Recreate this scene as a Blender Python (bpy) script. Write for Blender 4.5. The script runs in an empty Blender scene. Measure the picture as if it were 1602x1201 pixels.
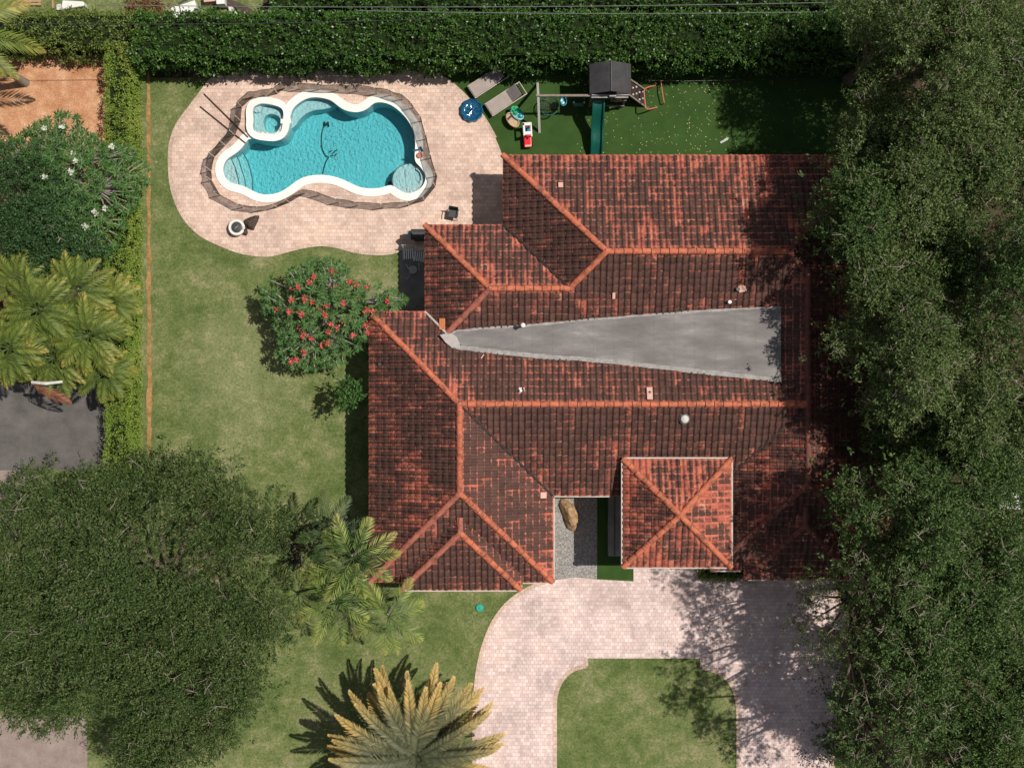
import bpy, bmesh, math, random
import numpy as np
from mathutils import Vector, Matrix
from mathutils.geometry import tessellate_polygon

random.seed(7); RNG = np.random.default_rng(7)
S = bpy.context.scene
COL = S.collection
H = 54.0          # height of the aerial camera above the ground, metres

# ------------------------------------------------------------------ camera, sky, sun
cd = bpy.data.cameras.new("camera"); cam = bpy.data.objects.new("camera", cd); COL.objects.link(cam)
cam.location = (0, 0, H); cam.rotation_euler = (0, 0, 0)
cd.sensor_width = 36; cd.lens = 36 * H / 50.06; cd.clip_end = 1000; cd.clip_start = 1
S.camera = cam
SUN_EL, SUN_AZ = math.radians(62), math.radians(13.5)        # azimuth measured from +X towards +Y
world = bpy.data.worlds.new("World"); S.world = world; world.use_nodes = True
wn = world.node_tree; bg = wn.nodes["Background"]
sky = wn.nodes.new("ShaderNodeTexSky"); sky.sky_type = 'NISHITA'; sky.sun_disc = False
sky.sun_elevation = SUN_EL; sky.sun_rotation = math.pi/2 - SUN_AZ
hsv = wn.nodes.new('ShaderNodeHueSaturation'); hsv.inputs['Saturation'].default_value = .5
wn.links.new(sky.outputs[0], hsv.inputs['Color']); wn.links.new(hsv.outputs[0], bg.inputs[0]); bg.inputs[1].default_value = 0.065
sl = bpy.data.lights.new("sun", 'SUN'); sl.energy = 4.3; sl.angle = math.radians(0.5); sl.color = (1, .95, .87)
so = bpy.data.objects.new("sun", sl); COL.objects.link(so); so.location = (30, 8, 60)
so.rotation_euler = Vector((math.cos(SUN_AZ)*math.cos(SUN_EL), math.sin(SUN_AZ)*math.cos(SUN_EL), math.sin(SUN_EL))).to_track_quat('Z', 'Y').to_euler()
S.view_settings.view_transform = 'Standard'; S.view_settings.look = 'None'
S.view_settings.exposure = 0; S.view_settings.gamma = 1
S.cycles.max_bounces = 8; S.cycles.transparent_max_bounces = 16; S.cycles.volume_bounces = 0
S.cycles.caustics_reflective = False; S.cycles.caustics_refractive = False

def P(px, py, h=0.0):
    """photo pixel -> the place in the world that stands there at height h"""
    k = (1 - h / H) / 32.0
    return Vector(((px - 801) * k, (600.5 - py) * k, h))

# ------------------------------------------------------------------ materials
class NT:
    def __init__(s, name):
        s.m = bpy.data.materials.new(name); s.m.use_nodes = True; s.t = s.m.node_tree
        s.b = s.t.nodes["Principled BSDF"]; s.out = s.t.nodes["Material Output"]
    def n(s, typ, **kw):
        nd = s.t.nodes.new(typ)
        for k, v in kw.items():
            if k.startswith('i_'):
                key = k[2:]; key = int(key) if key.isdigit() else key
                nd.inputs[key].default_value = v
            else: setattr(nd, k, v)
        return nd
    def l(s, a, b): s.t.links.new(a, b)
    def math(s, op, a, b=None, c=None):
        nd = s.n('ShaderNodeMath', operation=op)
        for i, v in enumerate((a, b, c)):
            if v is None: continue
            if isinstance(v, (int, float)): nd.inputs[i].default_value = v
            else: s.l(v, nd.inputs[i])
        return nd.outputs[0]
    def ramp(s, fac, stops):
        r = s.n('ShaderNodeValToRGB'); s.l(fac, r.inputs[0]); e = r.color_ramp.elements
        while len(e) < len(stops): e.new(.5)
        for i, (p, c) in enumerate(stops):
            e[i].position = p; e[i].color = (*c, 1) if len(c) == 3 else c
        return r.outputs[0]
    def mix(s, f, a, b, mode='MIX'):
        nd = s.n('ShaderNodeMix', data_type='RGBA', blend_type=mode)
        for i, v in ((0, f), (6, a), (7, b)):
            if isinstance(v, (int, float)): nd.inputs[i].default_value = v
            elif isinstance(v, tuple): nd.inputs[i].default_value = (*v, 1)
            else: s.l(v, nd.inputs[i])
        return nd.outputs[2]
    def noise(s, scale, detail=3, vec=None, rough=.55, out=0):
        nd = s.n('ShaderNodeTexNoise'); nd.inputs['Scale'].default_value = scale
        nd.inputs['Detail'].default_value = detail; nd.inputs['Roughness'].default_value = rough
        if vec is None: vec = s.pos()
        s.l(vec, nd.inputs['Vector']); return nd.outputs[out]
    def pos(s):
        if not hasattr(s, '_p'): s._p = s.n('ShaderNodeNewGeometry').outputs['Position']
        return s._p
    def xy(s):
        """world position with its height dropped"""
        a = s.n('ShaderNodeVectorMath', operation='MULTIPLY'); s.l(s.pos(), a.inputs[0]); a.inputs[1].default_value = (1, 1, 0); return a.outputs[0]
    def bump(s, h, strength=.3, dist=.02):
        b = s.n('ShaderNodeBump'); b.inputs['Strength'].default_value = strength; b.inputs['Distance'].default_value = dist
        s.l(h, b.inputs['Height']); s.l(b.outputs[0], s.b.inputs['Normal'])
    def col(s, c): s.l(c, s.b.inputs['Base Color'])
    def set(s, rough=.7, spec=.3, metal=0):
        s.b.inputs['Roughness'].default_value = rough; s.b.inputs['Specular IOR Level'].default_value = spec
        s.b.inputs['Metallic'].default_value = metal; return s

def simple(name, c, rough=.6, spec=.3, metal=0, var=.25, scale=6):
    t = NT(name).set(rough, spec, metal)
    d = tuple(x * (1 - var) for x in c); e = tuple(min(1, x * (1 + var * .6)) for x in c)
    t.col(t.ramp(t.noise(scale, 5), [(.3, d), (.7, e)])); t.bump(t.noise(scale * 8, 3), .15, .01)
    return t.m

def leafmat(name, stops, trans=.25, big=.35, rough=.5, spec=.35):
    t = NT(name).set(rough, spec)
    g = t.n('ShaderNodeNewGeometry').outputs['Random Per Island']
    f = t.math('ADD', t.math('MULTIPLY', g, .65), t.math('MULTIPLY', t.noise(big, 3), .6))
    f = t.math('SUBTRACT', f, .12)
    c = t.ramp(f, stops); t.col(c)
    tr = t.n('ShaderNodeBsdfTranslucent'); t.l(c, tr.inputs[0])
    mx = t.n('ShaderNodeMixShader'); mx.inputs[0].default_value = trans
    t.l(t.b.outputs[0], mx.inputs[1]); t.l(tr.outputs[0], mx.inputs[2]); t.l(mx.outputs[0], t.out.inputs[0])
    return t.m

def lawnmat():
    t = NT('lawn').set(.85, .1)
    v = t.xy()
    big = t.noise(.35, 7, v, .75); mid = t.noise(1.6, 8, v, .85); fine = t.noise(9, 5, v, .8)
    f = t.math('ADD', t.math('MULTIPLY', big, .5), t.math('MULTIPLY', mid, .5))
    c = t.ramp(f, [(.36, (.060, .096, .026)), (.45, (.110, .148, .046)), (.52, (.180, .205, .080)), (.60, (.32, .29, .16))])
    # the strip beside the pool deck and the palms grows greener, the middle of the side yard is parched
    sx = t.n('ShaderNodeSeparateXYZ'); t.l(v, sx.inputs[0])
    dx = t.math('DIVIDE', t.math('ADD', sx.outputs[0], 13.3), 4.6); dy = t.math('DIVIDE', t.math('ADD', sx.outputs[1], -.4), 5.6)
    d = t.math('ADD', t.math('MULTIPLY', dx, dx), t.math('MULTIPLY', dy, dy))
    d = t.math('ADD', d, t.math('MULTIPLY', t.noise(.6, 4, v), .9))
    dry = t.ramp(d, [(.35, (1, 1, 1)), (1.0, (0, 0, 0))])
    c = t.mix(t.math('MULTIPLY', t.math('SUBTRACT', 1.0, dry), 1.0), t.mix(.35, c, (.32, .32, .17)), t.mix(.15, c, (.095, .14, .038)))
    c = t.mix(1, c, t.ramp(fine, [(.28, (.45, .48, .4)), (.5, (.95, .95, .95)), (.72, (1.5, 1.45, 1.35))]), 'MULTIPLY')
    t.col(c); t.bump(t.noise(24, 4, v, .8), .7, .05)
    return t.m

def turfmat():
    t = NT('artificial_turf').set(.8, .15); v = t.xy()
    c = t.ramp(t.noise(.8, 5, v, .7), [(.3, (.026, .062, .012)), (.7, (.046, .094, .020))])
    c = t.mix(1, c, t.ramp(t.noise(30, 3, v, .8), [(.3, (.7, .7, .7)), (.7, (1.3, 1.3, 1.3))]), 'MULTIPLY')
    t.col(c); t.bump(t.noise(45, 3, v, .8), .6, .03); return t.m

def pavermat(name, a, b, grout, w=.27, h=.2, dirt=.5):
    t = NT(name).set(.75, .25); v = t.xy()
    br = t.n('ShaderNodeTexBrick', offset=.5, squash=1.0); t.l(v, br.inputs['Vector'])
    br.inputs['Scale'].default_value = 1; br.inputs['Brick Width'].default_value = w; br.inputs['Row Height'].default_value = h
    br.inputs['Mortar Size'].default_value = .009; br.inputs['Mortar Smooth'].default_value = .3; br.inputs['Bias'].default_value = 0
    br.inputs['Color1'].default_value = (*a, 1); br.inputs['Color2'].default_value = (*b, 1); br.inputs['Mortar'].default_value = (*grout, 1)
    c = t.mix(1, br.outputs[0], t.ramp(t.noise(.45, 6, v, .7), [(.32, (.70, .68, .68)), (.5, (.97, .96, .95)), (.68, (1.13, 1.1, 1.05))]), 'MULTIPLY')
    c = t.mix(1, c, t.ramp(t.noise(2.6, 4, v, .8), [(.3, (.82, .80, .79)), (.5, (1, 1, 1)), (.72, (1.12, 1.1, 1.08))]), 'MULTIPLY')
    st = t.ramp(t.noise(.9, 7, v, .75), [(.60, (0, 0, 0)), (.74, (1, 1, 1))])
    c = t.mix(t.math('MULTIPLY', st, dirt), c, (.24, .19, .16))
    t.col(c); t.bump(t.math('SUBTRACT', t.noise(30, 3, v), br.outputs['Fac']), .5, .008); return t.m

def tilemat(name, amount=0.0):
    """barrel tiles: brown algae film worn through to the orange clay, tile by tile; UV counts tiles and courses"""
    t = NT(name).set(.78, .25)
    uv = t.n('ShaderNodeUVMap', uv_map='UVMap').outputs[0]; sp = t.n('ShaderNodeSeparateXYZ'); t.l(uv, sp.inputs[0])
    u, vv = sp.outputs[0], sp.outputs[1]
    iu, iv, fu, fv = t.math('FLOOR', u), t.math('FLOOR', vv), t.math('FRACT', u), t.math('FRACT', vv)
    cb = t.n('ShaderNodeCombineXYZ'); t.l(iu, cb.inputs[0]); t.l(iv, cb.inputs[1])
    wn_ = t.n('ShaderNodeTexWhiteNoise', noise_dimensions='2D'); t.l(cb.outputs[0], wn_.inputs['Vector']); r = wn_.outputs['Value']
    cs = t.n('ShaderNodeCombineXYZ'); t.l(t.math('MULTIPLY', iu, .8), cs.inputs[0]); t.l(t.math('MULTIPLY', vv, .22), cs.inputs[1])
    streak = t.noise(1.0, 4, cs.outputs[0], .6); patch = t.noise(.33, 4, t.pos(), .6); fine = t.noise(7, 5, t.pos(), .7)
    edge = t.math('MULTIPLY', t.math('SUBTRACT', 1.0, t.math('MULTIPLY', fv, 4.0)), .30)     # the worn lower lip of each tile
    edge = t.math('MAXIMUM', edge, 0.0)
    es = t.n('ShaderNodeSeparateXYZ'); t.l(t.n('ShaderNodeUVMap', uv_map='edge').outputs[0], es.inputs[0])
    near = t.math('MULTIPLY', t.math('MAXIMUM', t.math('SUBTRACT', 1.0, t.math('DIVIDE', es.outputs[0], .45)), 0.0), .17)
    crest = t.math('MULTIPLY', t.math('COSINE', t.math('MULTIPLY', t.math('SUBTRACT', fu, .86), 6.283)), .085)
    f = t.math('MULTIPLY', t.math('SUBTRACT', r, .5), .10)
    for x, k, o in ((streak, 1.5, .5), (patch, .8, .5), (fine, .75, .5)):
        f = t.math('ADD', f, t.math('MULTIPLY', t.math('SUBTRACT', x, o), k))
    f = t.math('ADD', t.math('ADD', t.math('ADD', t.math('ADD', f, edge), near), crest), amount)
    msk = t.ramp(f, [(.08, (0, 0, 0)), (.30, (1, 1, 1))])
    dark = t.ramp(t.noise(3, 5, t.pos(), .7), [(.3, (.070, .036, .030)), (.7, (.125, .062, .048))])
    dark = t.mix(1, dark, t.ramp(r, [(0, (.85, .85, .85)), (1, (1.15, 1.15, 1.15))]), 'MULTIPLY')
    wn2 = t.n('ShaderNodeTexWhiteNoise', noise_dimensions='2D'); ad = t.n('ShaderNodeVectorMath', operation='ADD'); t.l(cb.outputs[0], ad.inputs[0]); ad.inputs[1].default_value = (71.3, 19.7, 0); t.l(ad.outputs[0], wn2.inputs['Vector'])
    org = t.ramp(wn2.outputs['Value'], [(0, (.40, .105, .070)), (.6, (.52, .150, .095)), (.97, (.58, .19, .125)), (1, (.62, .29, .21))])
    c = t.mix(msk, dark, org)
    c = t.mix(t.ramp(t.math('SUBTRACT', fine, t.math('MULTIPLY', fv, .9)), [(.46, (0, 0, 0)), (.58, (.4, .4, .4))]), c, (.52, .32, .24))
    t.col(c); t.bump(fine, .25, .01); return t.m

def ridgemat(name, a=(.44, .115, .060), b=(.62, .195, .105), stain=.57):
    t = NT(name).set(.75, .25)
    c = t.ramp(t.noise(2.5, 5, None, .7), [(.3, a), (.7, b)])
    c = t.mix(t.ramp(t.noise(2.4, 6, None, .8), [(stain - .1, (0, 0, 0)), (stain + .1, (1, 1, 1))]), c, (.12, .055, .04))
    t.col(c); t.bump(t.noise(14, 4), .3, .012); return t.m

def watermat():
    t = NT('pool_water'); nt = t.t
    tr = t.n('ShaderNodeBsdfTransparent'); tr.inputs[0].default_value = (.97, .99, .99, 1)
    gl = t.n('ShaderNodeBsdfGlossy'); gl.inputs['Roughness'].default_value = .04
    b = t.n('ShaderNodeBump'); b.inputs['Strength'].default_value = 1.0; b.inputs['Distance'].default_value = .10
    hh = t.math('ADD', t.noise(7, 3, None, .6), t.math('MULTIPLY', t.noise(22, 2), .3)); t.l(hh, b.inputs['Height']); t.l(b.outputs[0], gl.inputs['Normal'])
    fr = t.n('ShaderNodeFresnel'); fr.inputs[0].default_value = 1.33; t.l(b.outputs[0], fr.inputs['Normal'])
    mx = t.n('ShaderNodeMixShader'); t.l(fr.outputs[0], mx.inputs[0]); t.l(tr.outputs[0], mx.inputs[1]); t.l(gl.outputs[0], mx.inputs[2])
    t.l(mx.outputs[0], t.out.inputs[0])
    va = t.n('ShaderNodeVolumeAbsorption'); va.inputs['Color'].default_value = (0, .86, .92, 1); va.inputs['Density'].default_value = .70
    t.l(va.outputs[0], t.out.inputs['Volume']); nt.nodes.remove(t.b); return t.m

def plastermat():
    t = NT('pool_plaster').set(.6, .2)
    w = t.n('ShaderNodeTexVoronoi', feature='SMOOTH_F1'); 
    nv = t.n('ShaderNodeVectorMath', operation='ADD'); sc = t.n('ShaderNodeVectorMath', operation='SCALE'); sc.inputs['Scale'].default_value = .5
    t.l(t.noise(1.5, 3, None, .5, 1), sc.inputs[0]); t.l(t.pos(), nv.inputs[0]); t.l(sc.outputs[0], nv.inputs[1]); t.l(nv.outputs[0], w.inputs['Vector']); w.inputs['Scale'].default_value = 4.5
    c = t.ramp(t.noise(10, 6, None, .75), [(.28, (.44, .55, .56)), (.5, (.53, .64, .65)), (.75, (.62, .73, .74))])
    t.col(c); t.bump(t.noise(20, 3), .1, .01); return t.m

def meshmat():
    """see-through woven safety mesh"""
    t = NT('fence_mesh').set(.8, .1); t.b.inputs['Base Color'].default_value = (.032, .023, .018, 1)
    tr = t.n('ShaderNodeBsdfTransparent'); mx = t.n('ShaderNodeMixShader')
    f = t.ramp(t.noise(2.2, 4), [(.3, (.50, .50, .50)), (.7, (.80, .80, .80))]); t.l(f, mx.inputs[0])
    t.l(tr.outputs[0], mx.inputs[1]); t.l(t.b.outputs[0], mx.inputs[2]); t.l(mx.outputs[0], t.out.inputs[0]); return t.m

def groundmat(name, stops, s1=1.5, s2=18, bump=.6, rough=.9, vor=0):
    t = NT(name).set(rough, .15); v = t.xy()
    f = t.math('ADD', t.math('MULTIPLY', t.noise(s1, 5, v, .7), .5), t.math('MULTIPLY', t.noise(s2, 4, v, .8), .5))
    if vor:
        vo = t.n('ShaderNodeTexVoronoi'); vo.inputs['Scale'].default_value = vor; t.l(v, vo.inputs['Vector'])
        cc = t.n('ShaderNodeSeparateColor'); t.l(vo.outputs['Color'], cc.inputs[0])
        f = t.math('ADD', t.math('MULTIPLY', f, .35), t.math('MULTIPLY', cc.outputs[0], .65)); t.bump(vo.outputs['Distance'], bump, .03)
    else: t.bump(t.noise(s2 * 1.5, 4, v, .8), bump, .04)
    t.col(t.ramp(f, stops)); return t.m

def frondmat(name, stops, trans=.2):
    """stops run from the foot of a frond to its tip (UV v)"""
    t = NT(name).set(.55, .3)
    sp = t.n('ShaderNodeSeparateXYZ'); t.l(t.n('ShaderNodeUVMap').outputs[0], sp.inputs[0])
    g = t.n('ShaderNodeNewGeometry').outputs['Random Per Island']; oi = t.n('ShaderNodeObjectInfo').outputs['Random']
    f = t.math('ADD', sp.outputs[1], t.math('MULTIPLY', t.math('SUBTRACT', g, .5), .25))
    f = t.math('ADD', f, t.math('MULTIPLY', t.math('SUBTRACT', oi, .5), .35))
    c = t.ramp(f, stops); c = t.mix(1, c, t.ramp(g, [(0, (.75, .75, .75)), (1, (1.2, 1.2, 1.2))]), 'MULTIPLY'); t.col(c)
    tr = t.n('ShaderNodeBsdfTranslucent'); t.l(c, tr.inputs[0]); mx = t.n('ShaderNodeMixShader'); mx.inputs[0].default_value = trans
    t.l(t.b.outputs[0], mx.inputs[1]); t.l(tr.outputs[0], mx.inputs[2]); t.l(mx.outputs[0], t.out.inputs[0]); return t.m

M = {}
M['lawn'] = lawnmat(); M['turf'] = turfmat()
M['pool_paver'] = pavermat('pool_deck_paver', (.60, .425, .345), (.74, .565, .475), (.48, .35, .29), .22, .18)
M['drive_paver'] = pavermat('driveway_paver', (.62, .465, .43), (.78, .635, .60), (.48, .37, .35), .2, .18, .45)
M['border'] = pavermat('border_paver', (.55, .39, .31), (.66, .50, .41), (.38, .29, .23), .2, .2)
M['tile'] = tilemat('clay_tile', -.08); M['tile_clean'] = tilemat('cleaner_clay_tile', .01); M['tile_dark'] = tilemat('weathered_shade_clay_tile', -.12); M['tile_entry'] = tilemat('entry_clay_tile', .12)  # the weathered dark tile also paints tree shade on the right wing
M['tile_mid'] = tilemat('streaked_clay_tile', -.04)
M['ridge'] = ridgemat('ridge_clay'); M['ridge_dull'] = ridgemat('ridge_clay_faded', (.36, .11, .075), (.50, .18, .12), .58)
M['ridge_stain_shade'] = ridgemat('ridge_clay_stain_shade', (.15, .055, .042), (.30, .10, .070), .5)  # stained clay, darkened further to paint tree shade at the right end
M['water'] = watermat(); M['plaster'] = plastermat(); M['mesh'] = meshmat()
M['steptrim'] = simple('step_trim_tile', (.07, .13, .13), .4, .4, var=.2)
M['coping'] = simple('pool_coping', (.87, .83, .76), .65, .25, var=.12, scale=2.2)
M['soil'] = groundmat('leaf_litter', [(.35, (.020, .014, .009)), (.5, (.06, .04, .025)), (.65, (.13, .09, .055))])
M['mulch'] = groundmat('orange_mulch', [(.34, (.28, .11, .05)), (.5, (.52, .26, .14)), (.64, (.72, .48, .30))], 1.2, 14)
M['litter'] = groundmat('orange_litter', [(.36, (.10, .10, .03)), (.5, (.33, .18, .07)), (.64, (.55, .34, .16))], 2.5, 22)
M['asphalt'] = groundmat('dark_asphalt', [(.36, (.075, .068, .064)), (.62, (.165, .150, .142))], .9, 22, .3)
M['gravel'] = groundmat('grey_gravel', [(.15, (.17, .16, .15)), (.5, (.27, .25, .235)), (.85, (.42, .40, .37))], 1, 20, .5, .85, 20)
M['old_drive'] = groundmat('pinkish_concrete', [(.36, (.20, .15, .13)), (.62, (.36, .28, .25))], 1.4, 16, .3)
M['slab'] = simple('patio_slab', (.22, .21, .20), .8, .2, var=.3, scale=1.5)
M['stucco'] = simple('cream_stucco', (.62, .55, .45), .85, .15, var=.08, scale=3)
M['trim'] = simple('cream_trim', (.52, .44, .38), .6, .3, var=.15, scale=3)
M['flash'] = simple('valley_flashing', (.030, .020, .018), .6, .3, var=.4, scale=4)
M['flash_pale'] = simple('pale_flashing', (.48, .42, .38), .6, .3, var=.3, scale=4)
M['glass'] = simple('window_glass', (.03, .04, .045), .08, .6, var=.1)
M['white'] = simple('white_plastic', (.74, .73, .70), .4, .4, var=.08)
M['offwhite'] = simple('weathered_white', (.58, .56, .52), .6, .3, var=.25, scale=5)
M['grey'] = simple('grey_metal', (.30, .30, .29), .45, .5, .3, var=.2)
M['darkgrey'] = simple('dark_grey', (.055, .055, .055), .5, .4, var=.3)
M['black'] = simple('black_plastic', (.02, .02, .022), .4, .4, var=.3)
M['bark'] = simple('grey_bark', (.22, .17, .13), .9, .1, var=.35, scale=5)
M['twig'] = simple('pale_twig', (.34, .29, .23), .9, .1, var=.3, scale=5)
M['palebark'] = simple('smooth_grey_bark', (.30, .27, .23), .8, .2, var=.2, scale=3)
M['brown'] = simple('brown_cover', (.085, .060, .050), .7, .2, var=.35, scale=5)
M['pole'] = simple('dark_pole', (.065, .035, .028), .5, .3, var=.2)
M['brass'] = simple('fence_post_metal', (.66, .56, .46), .45, .4, .2, var=.2)
M['bluefabric'] = simple('blue_vinyl', (.012, .10, .20), .12, .8, var=.5, scale=9)
M['teal'] = simple('teal_plastic', (.03, .36, .27), .35, .4, var=.1)
M['greenslide'] = simple('dark_green_plastic', (.008, .090, .066), .28, .5, var=.12)
M['green'] = simple('bright_green_plastic', (.03, .40, .17), .35, .4, var=.2, scale=12)
M['sky'] = simple('sky_blue_plastic', (.22, .58, .62), .3, .4, var=.2, scale=12)
M['cyan'] = simple('blue_swing_plastic', (.02, .22, .30), .3, .4, var=.15)
M['red'] = simple('red_plastic', (.66, .015, .03), .3, .45, var=.12)
M['coral'] = simple('coral_tube', (.52, .17, .11), .4, .4, var=.12)
M['tan'] = simple('tan_plastic', (.48, .33, .20), .5, .3, var=.15)
M['wood'] = simple('grey_brown_wood', (.25, .20, .16), .8, .2, var=.3, scale=8)
M['darkwood'] = simple('dark_climbing_board', (.05, .032, .028), .7, .2, var=.3, scale=8)
M['palewood'] = simple('pale_wood', (.42, .27, .16), .8, .2, var=.3, scale=8)
M['sling'] = simple('grey_beige_sling', (.36, .30, .27), .8, .15, var=.1, scale=3)
M['sling_dark'] = simple('grey_sling', (.20, .17, .17), .8, .15, var=.1, scale=3)
M['rooffab'] = simple('charcoal_canopy', (.055, .052, .055), .75, .2, var=.25, scale=3)
M['sealant'] = simple('roof_sealant', (.42, .38, .36), .6, .3, var=.15)
M['rock'] = simple('tan_rock', (.42, .27, .15), .85, .15, var=.5, scale=5)
M['cable'] = simple('dark_cable', (.05, .05, .05), .5, .3)
M['cable_pale'] = simple('pale_cable', (.16, .16, .16), .4, .4)
M['orangetile'] = simple('new_orange_tile', (.62, .22, .09), .7, .2, var=.1)
M['pinktile'] = simple('pale_pink_tile', (.66, .40, .33), .7, .2, var=.1)
def membrane():
    t = NT('grey_roof_membrane').set(.8, .2); v = t.xy()
    sv = t.n('ShaderNodeVectorMath', operation='MULTIPLY'); t.l(v, sv.inputs[0]); sv.inputs[1].default_value = (.55, 1.7, 1)
    c = t.ramp(t.noise(.8, 7, sv.outputs[0], .62), [(.33, (.155, .14, .135)), (.48, (.195, .178, .172)), (.60, (.245, .225, .215)), (.70, (.33, .305, .29))])
    c = t.mix(1, c, t.ramp(t.noise(16, 4, v, .8), [(.3, (.85, .85, .85)), (.7, (1.12, 1.12, 1.12))]), 'MULTIPLY')
    sx = t.n('ShaderNodeSeparateXYZ'); t.l(v, sx.inputs[0]); fr = t.math('FRACT', t.math('DIVIDE', sx.outputs[0], .92))
    seam = t.ramp(fr, [(0, (1, 1, 1)), (.02, (1, 1, 1)), (.03, (0, 0, 0))]); c = t.mix(t.math('MULTIPLY', seam, .28), c, (.10, .09, .09))
    t.col(c); t.bump(t.noise(30, 3, v), .3, .01); return t.m
M['membrane'] = membrane()
M['membrane_edge'] = simple('silvered_edge', (.32, .30, .28), .6, .3, var=.3, scale=6)
# foliage
M['oak'] = leafmat('oak_leaf', [(.1, (.030, .055, .018)), (.45, (.075, .122, .036)), (.75, (.140, .195, .062)), (1, (.28, .30, .14))], .28, big=.75, spec=.15)
M['olive'] = leafmat('olive_tree_leaf', [(.1, (.045, .075, .024)), (.45, (.120, .180, .056)), (.8, (.215, .280, .100)), (1, (.32, .35, .18))], .3, spec=.2)
M['deep'] = leafmat('deep_green_leaf', [(.1, (.028, .060, .018)), (.45, (.080, .142, .040)), (.8, (.155, .225, .070)), (1, (.28, .32, .15))], .28, spec=.2)
M['shrubleaf'] = leafmat('dense_shrub_leaf', [(.1, (0.021, 0.052, 0.016)), (.5, (0.044, 0.107, 0.031)), (1, (0.098, 0.169, 0.058))], .2)
M['ficus'] = leafmat('glossy_hedge_leaf', [(.1, (.018, .050, .008)), (.45, (.054, .130, .022)), (.8, (.115, .225, .040)), (1, (.24, .34, .13))], .25, .25, .38, .45)
M['hedgelight'] = leafmat('light_hedge_leaf', [(.1, (.10, .16, .026)), (.4, (.20, .31, .048)), (.72, (.33, .42, .080)), (.92, (.48, .42, .12)), (1, (.50, .27, .10))], .3, .8, spec=.15)
M['hedgemid'] = leafmat('mixed_hedge_leaf', [(.1, (.06, .095, .018)), (.5, (.17, .24, .05)), (.9, (.30, .33, .10)), (1, (.45, .32, .16))], .28, .4, spec=.2)
M['plum'] = leafmat('frangipani_leaf', [(.1, (.030, .075, .015)), (.5, (.065, .155, .034)), (1, (.15, .25, .075))], .25, .5, .5, .25)
M['darkshrub'] = leafmat('shadow_shrub_leaf', [(.1, (.012, .016, .008)), (.6, (.030, .034, .016)), (1, (.07, .035, .03))], .15)
M['flower'] = leafmat('coral_flower', [(.1, (.52, .06, .06)), (.6, (.70, .13, .12)), (1, (.78, .30, .24))], .3)
M['whiteflower'] = leafmat('white_flower', [(.1, (.60, .60, .50)), (1, (.85, .85, .78))], .3)
M['palm'] = frondmat('palm_frond', [(0, (.040, .085, .018)), (.45, (.15, .22, .042)), (.8, (.34, .37, .09)), (1, (.42, .36, .14))])
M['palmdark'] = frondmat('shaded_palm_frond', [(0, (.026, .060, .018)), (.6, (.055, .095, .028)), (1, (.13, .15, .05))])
M['areca'] = frondmat('areca_frond', [(0, (.055, .090, .016)), (.5, (.135, .185, .030)), (.9, (.25, .265, .052)), (1, (.38, .30, .08))])
M['datepalm'] = frondmat('date_palm_frond', [(0, (.085, .098, .050)), (.42, (.150, .155, .078)), (.66, (.27, .235, .10)), (.9, (.50, .335, .10)), (1, (.60, .42, .15))], .15)
M['dead'] = frondmat('dead_frond', [(0, (.22, .075, .04)), (1, (.34, .15, .08))], .1)
M['dryleaf'] = leafmat('fallen_leaf', [(.1, (.30, .26, .07)), (.6, (.45, .42, .14)), (1, (.62, .58, .36))], .1)
M['drybrown'] = leafmat('brown_leaf', [(.1, (.10, .05, .025)), (.6, (.22, .11, .05)), (1, (.36, .2, .1))], .1)

# ------------------------------------------------------------------ object helpers
ORG = {}
def tag(o, label=None, cat=None, group=None, kind=None):
    if label: o['label'] = label
    if cat: o['category'] = cat
    if group: o['group'] = group
    if kind: o['kind'] = kind
    return o
def thing(name, label, cat, loc=(0, 0, 0), group=None, rz=0):
    o = bpy.data.objects.new(name, None); COL.objects.link(o); o.location = loc; o.rotation_euler = (0, 0, rz)
    o.empty_display_size = .3; ORG[o.name] = Vector(loc); return tag(o, label, cat, group)

def link(me, name, parent):
    o = bpy.data.objects.new(name, me); COL.objects.link(o)
    if parent is not None: o.parent = parent; ORG[o.name] = ORG.get(parent.name, Vector())
    return o
def rawmesh(name, V, F, m, parent=None, local=False, uv=None, smooth=False, loc=None):
    """V (n,3), F (m,k) numpy arrays with the same number of corners"""
    V = np.asarray(V, dtype=np.float32).reshape(-1, 3); F = np.asarray(F, dtype=np.int32)
    off = Vector()
    if parent is not None and not local: off = ORG.get(parent.name, Vector())
    elif parent is None and loc is not None: off = Vector(loc)
    V = V - np.array(off, dtype=np.float32)
    me = bpy.data.meshes.new(name); k = F.shape[1]
    me.vertices.add(len(V)); me.vertices.foreach_set('co', V.ravel())
    me.loops.add(F.size); me.loops.foreach_set('vertex_index', F.ravel())
    me.polygons.add(len(F)); me.polygons.foreach_set('loop_start', np.arange(0, F.size, k, dtype=np.int32))
    if smooth: me.polygons.foreach_set('use_smooth', np.ones(len(F), dtype=bool))
    if uv is not None:
        l = me.uv_layers.new(name='UVMap'); l.data.foreach_set('uv', np.asarray(uv, dtype=np.float32)[F.ravel()].ravel())
    me.materials.append(M[m]); me.update(); me.validate()
    o = link(me, name, parent)
    if parent is None and loc is not None: o.location = loc; ORG[o.name] = Vector(loc)
    return o

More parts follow.
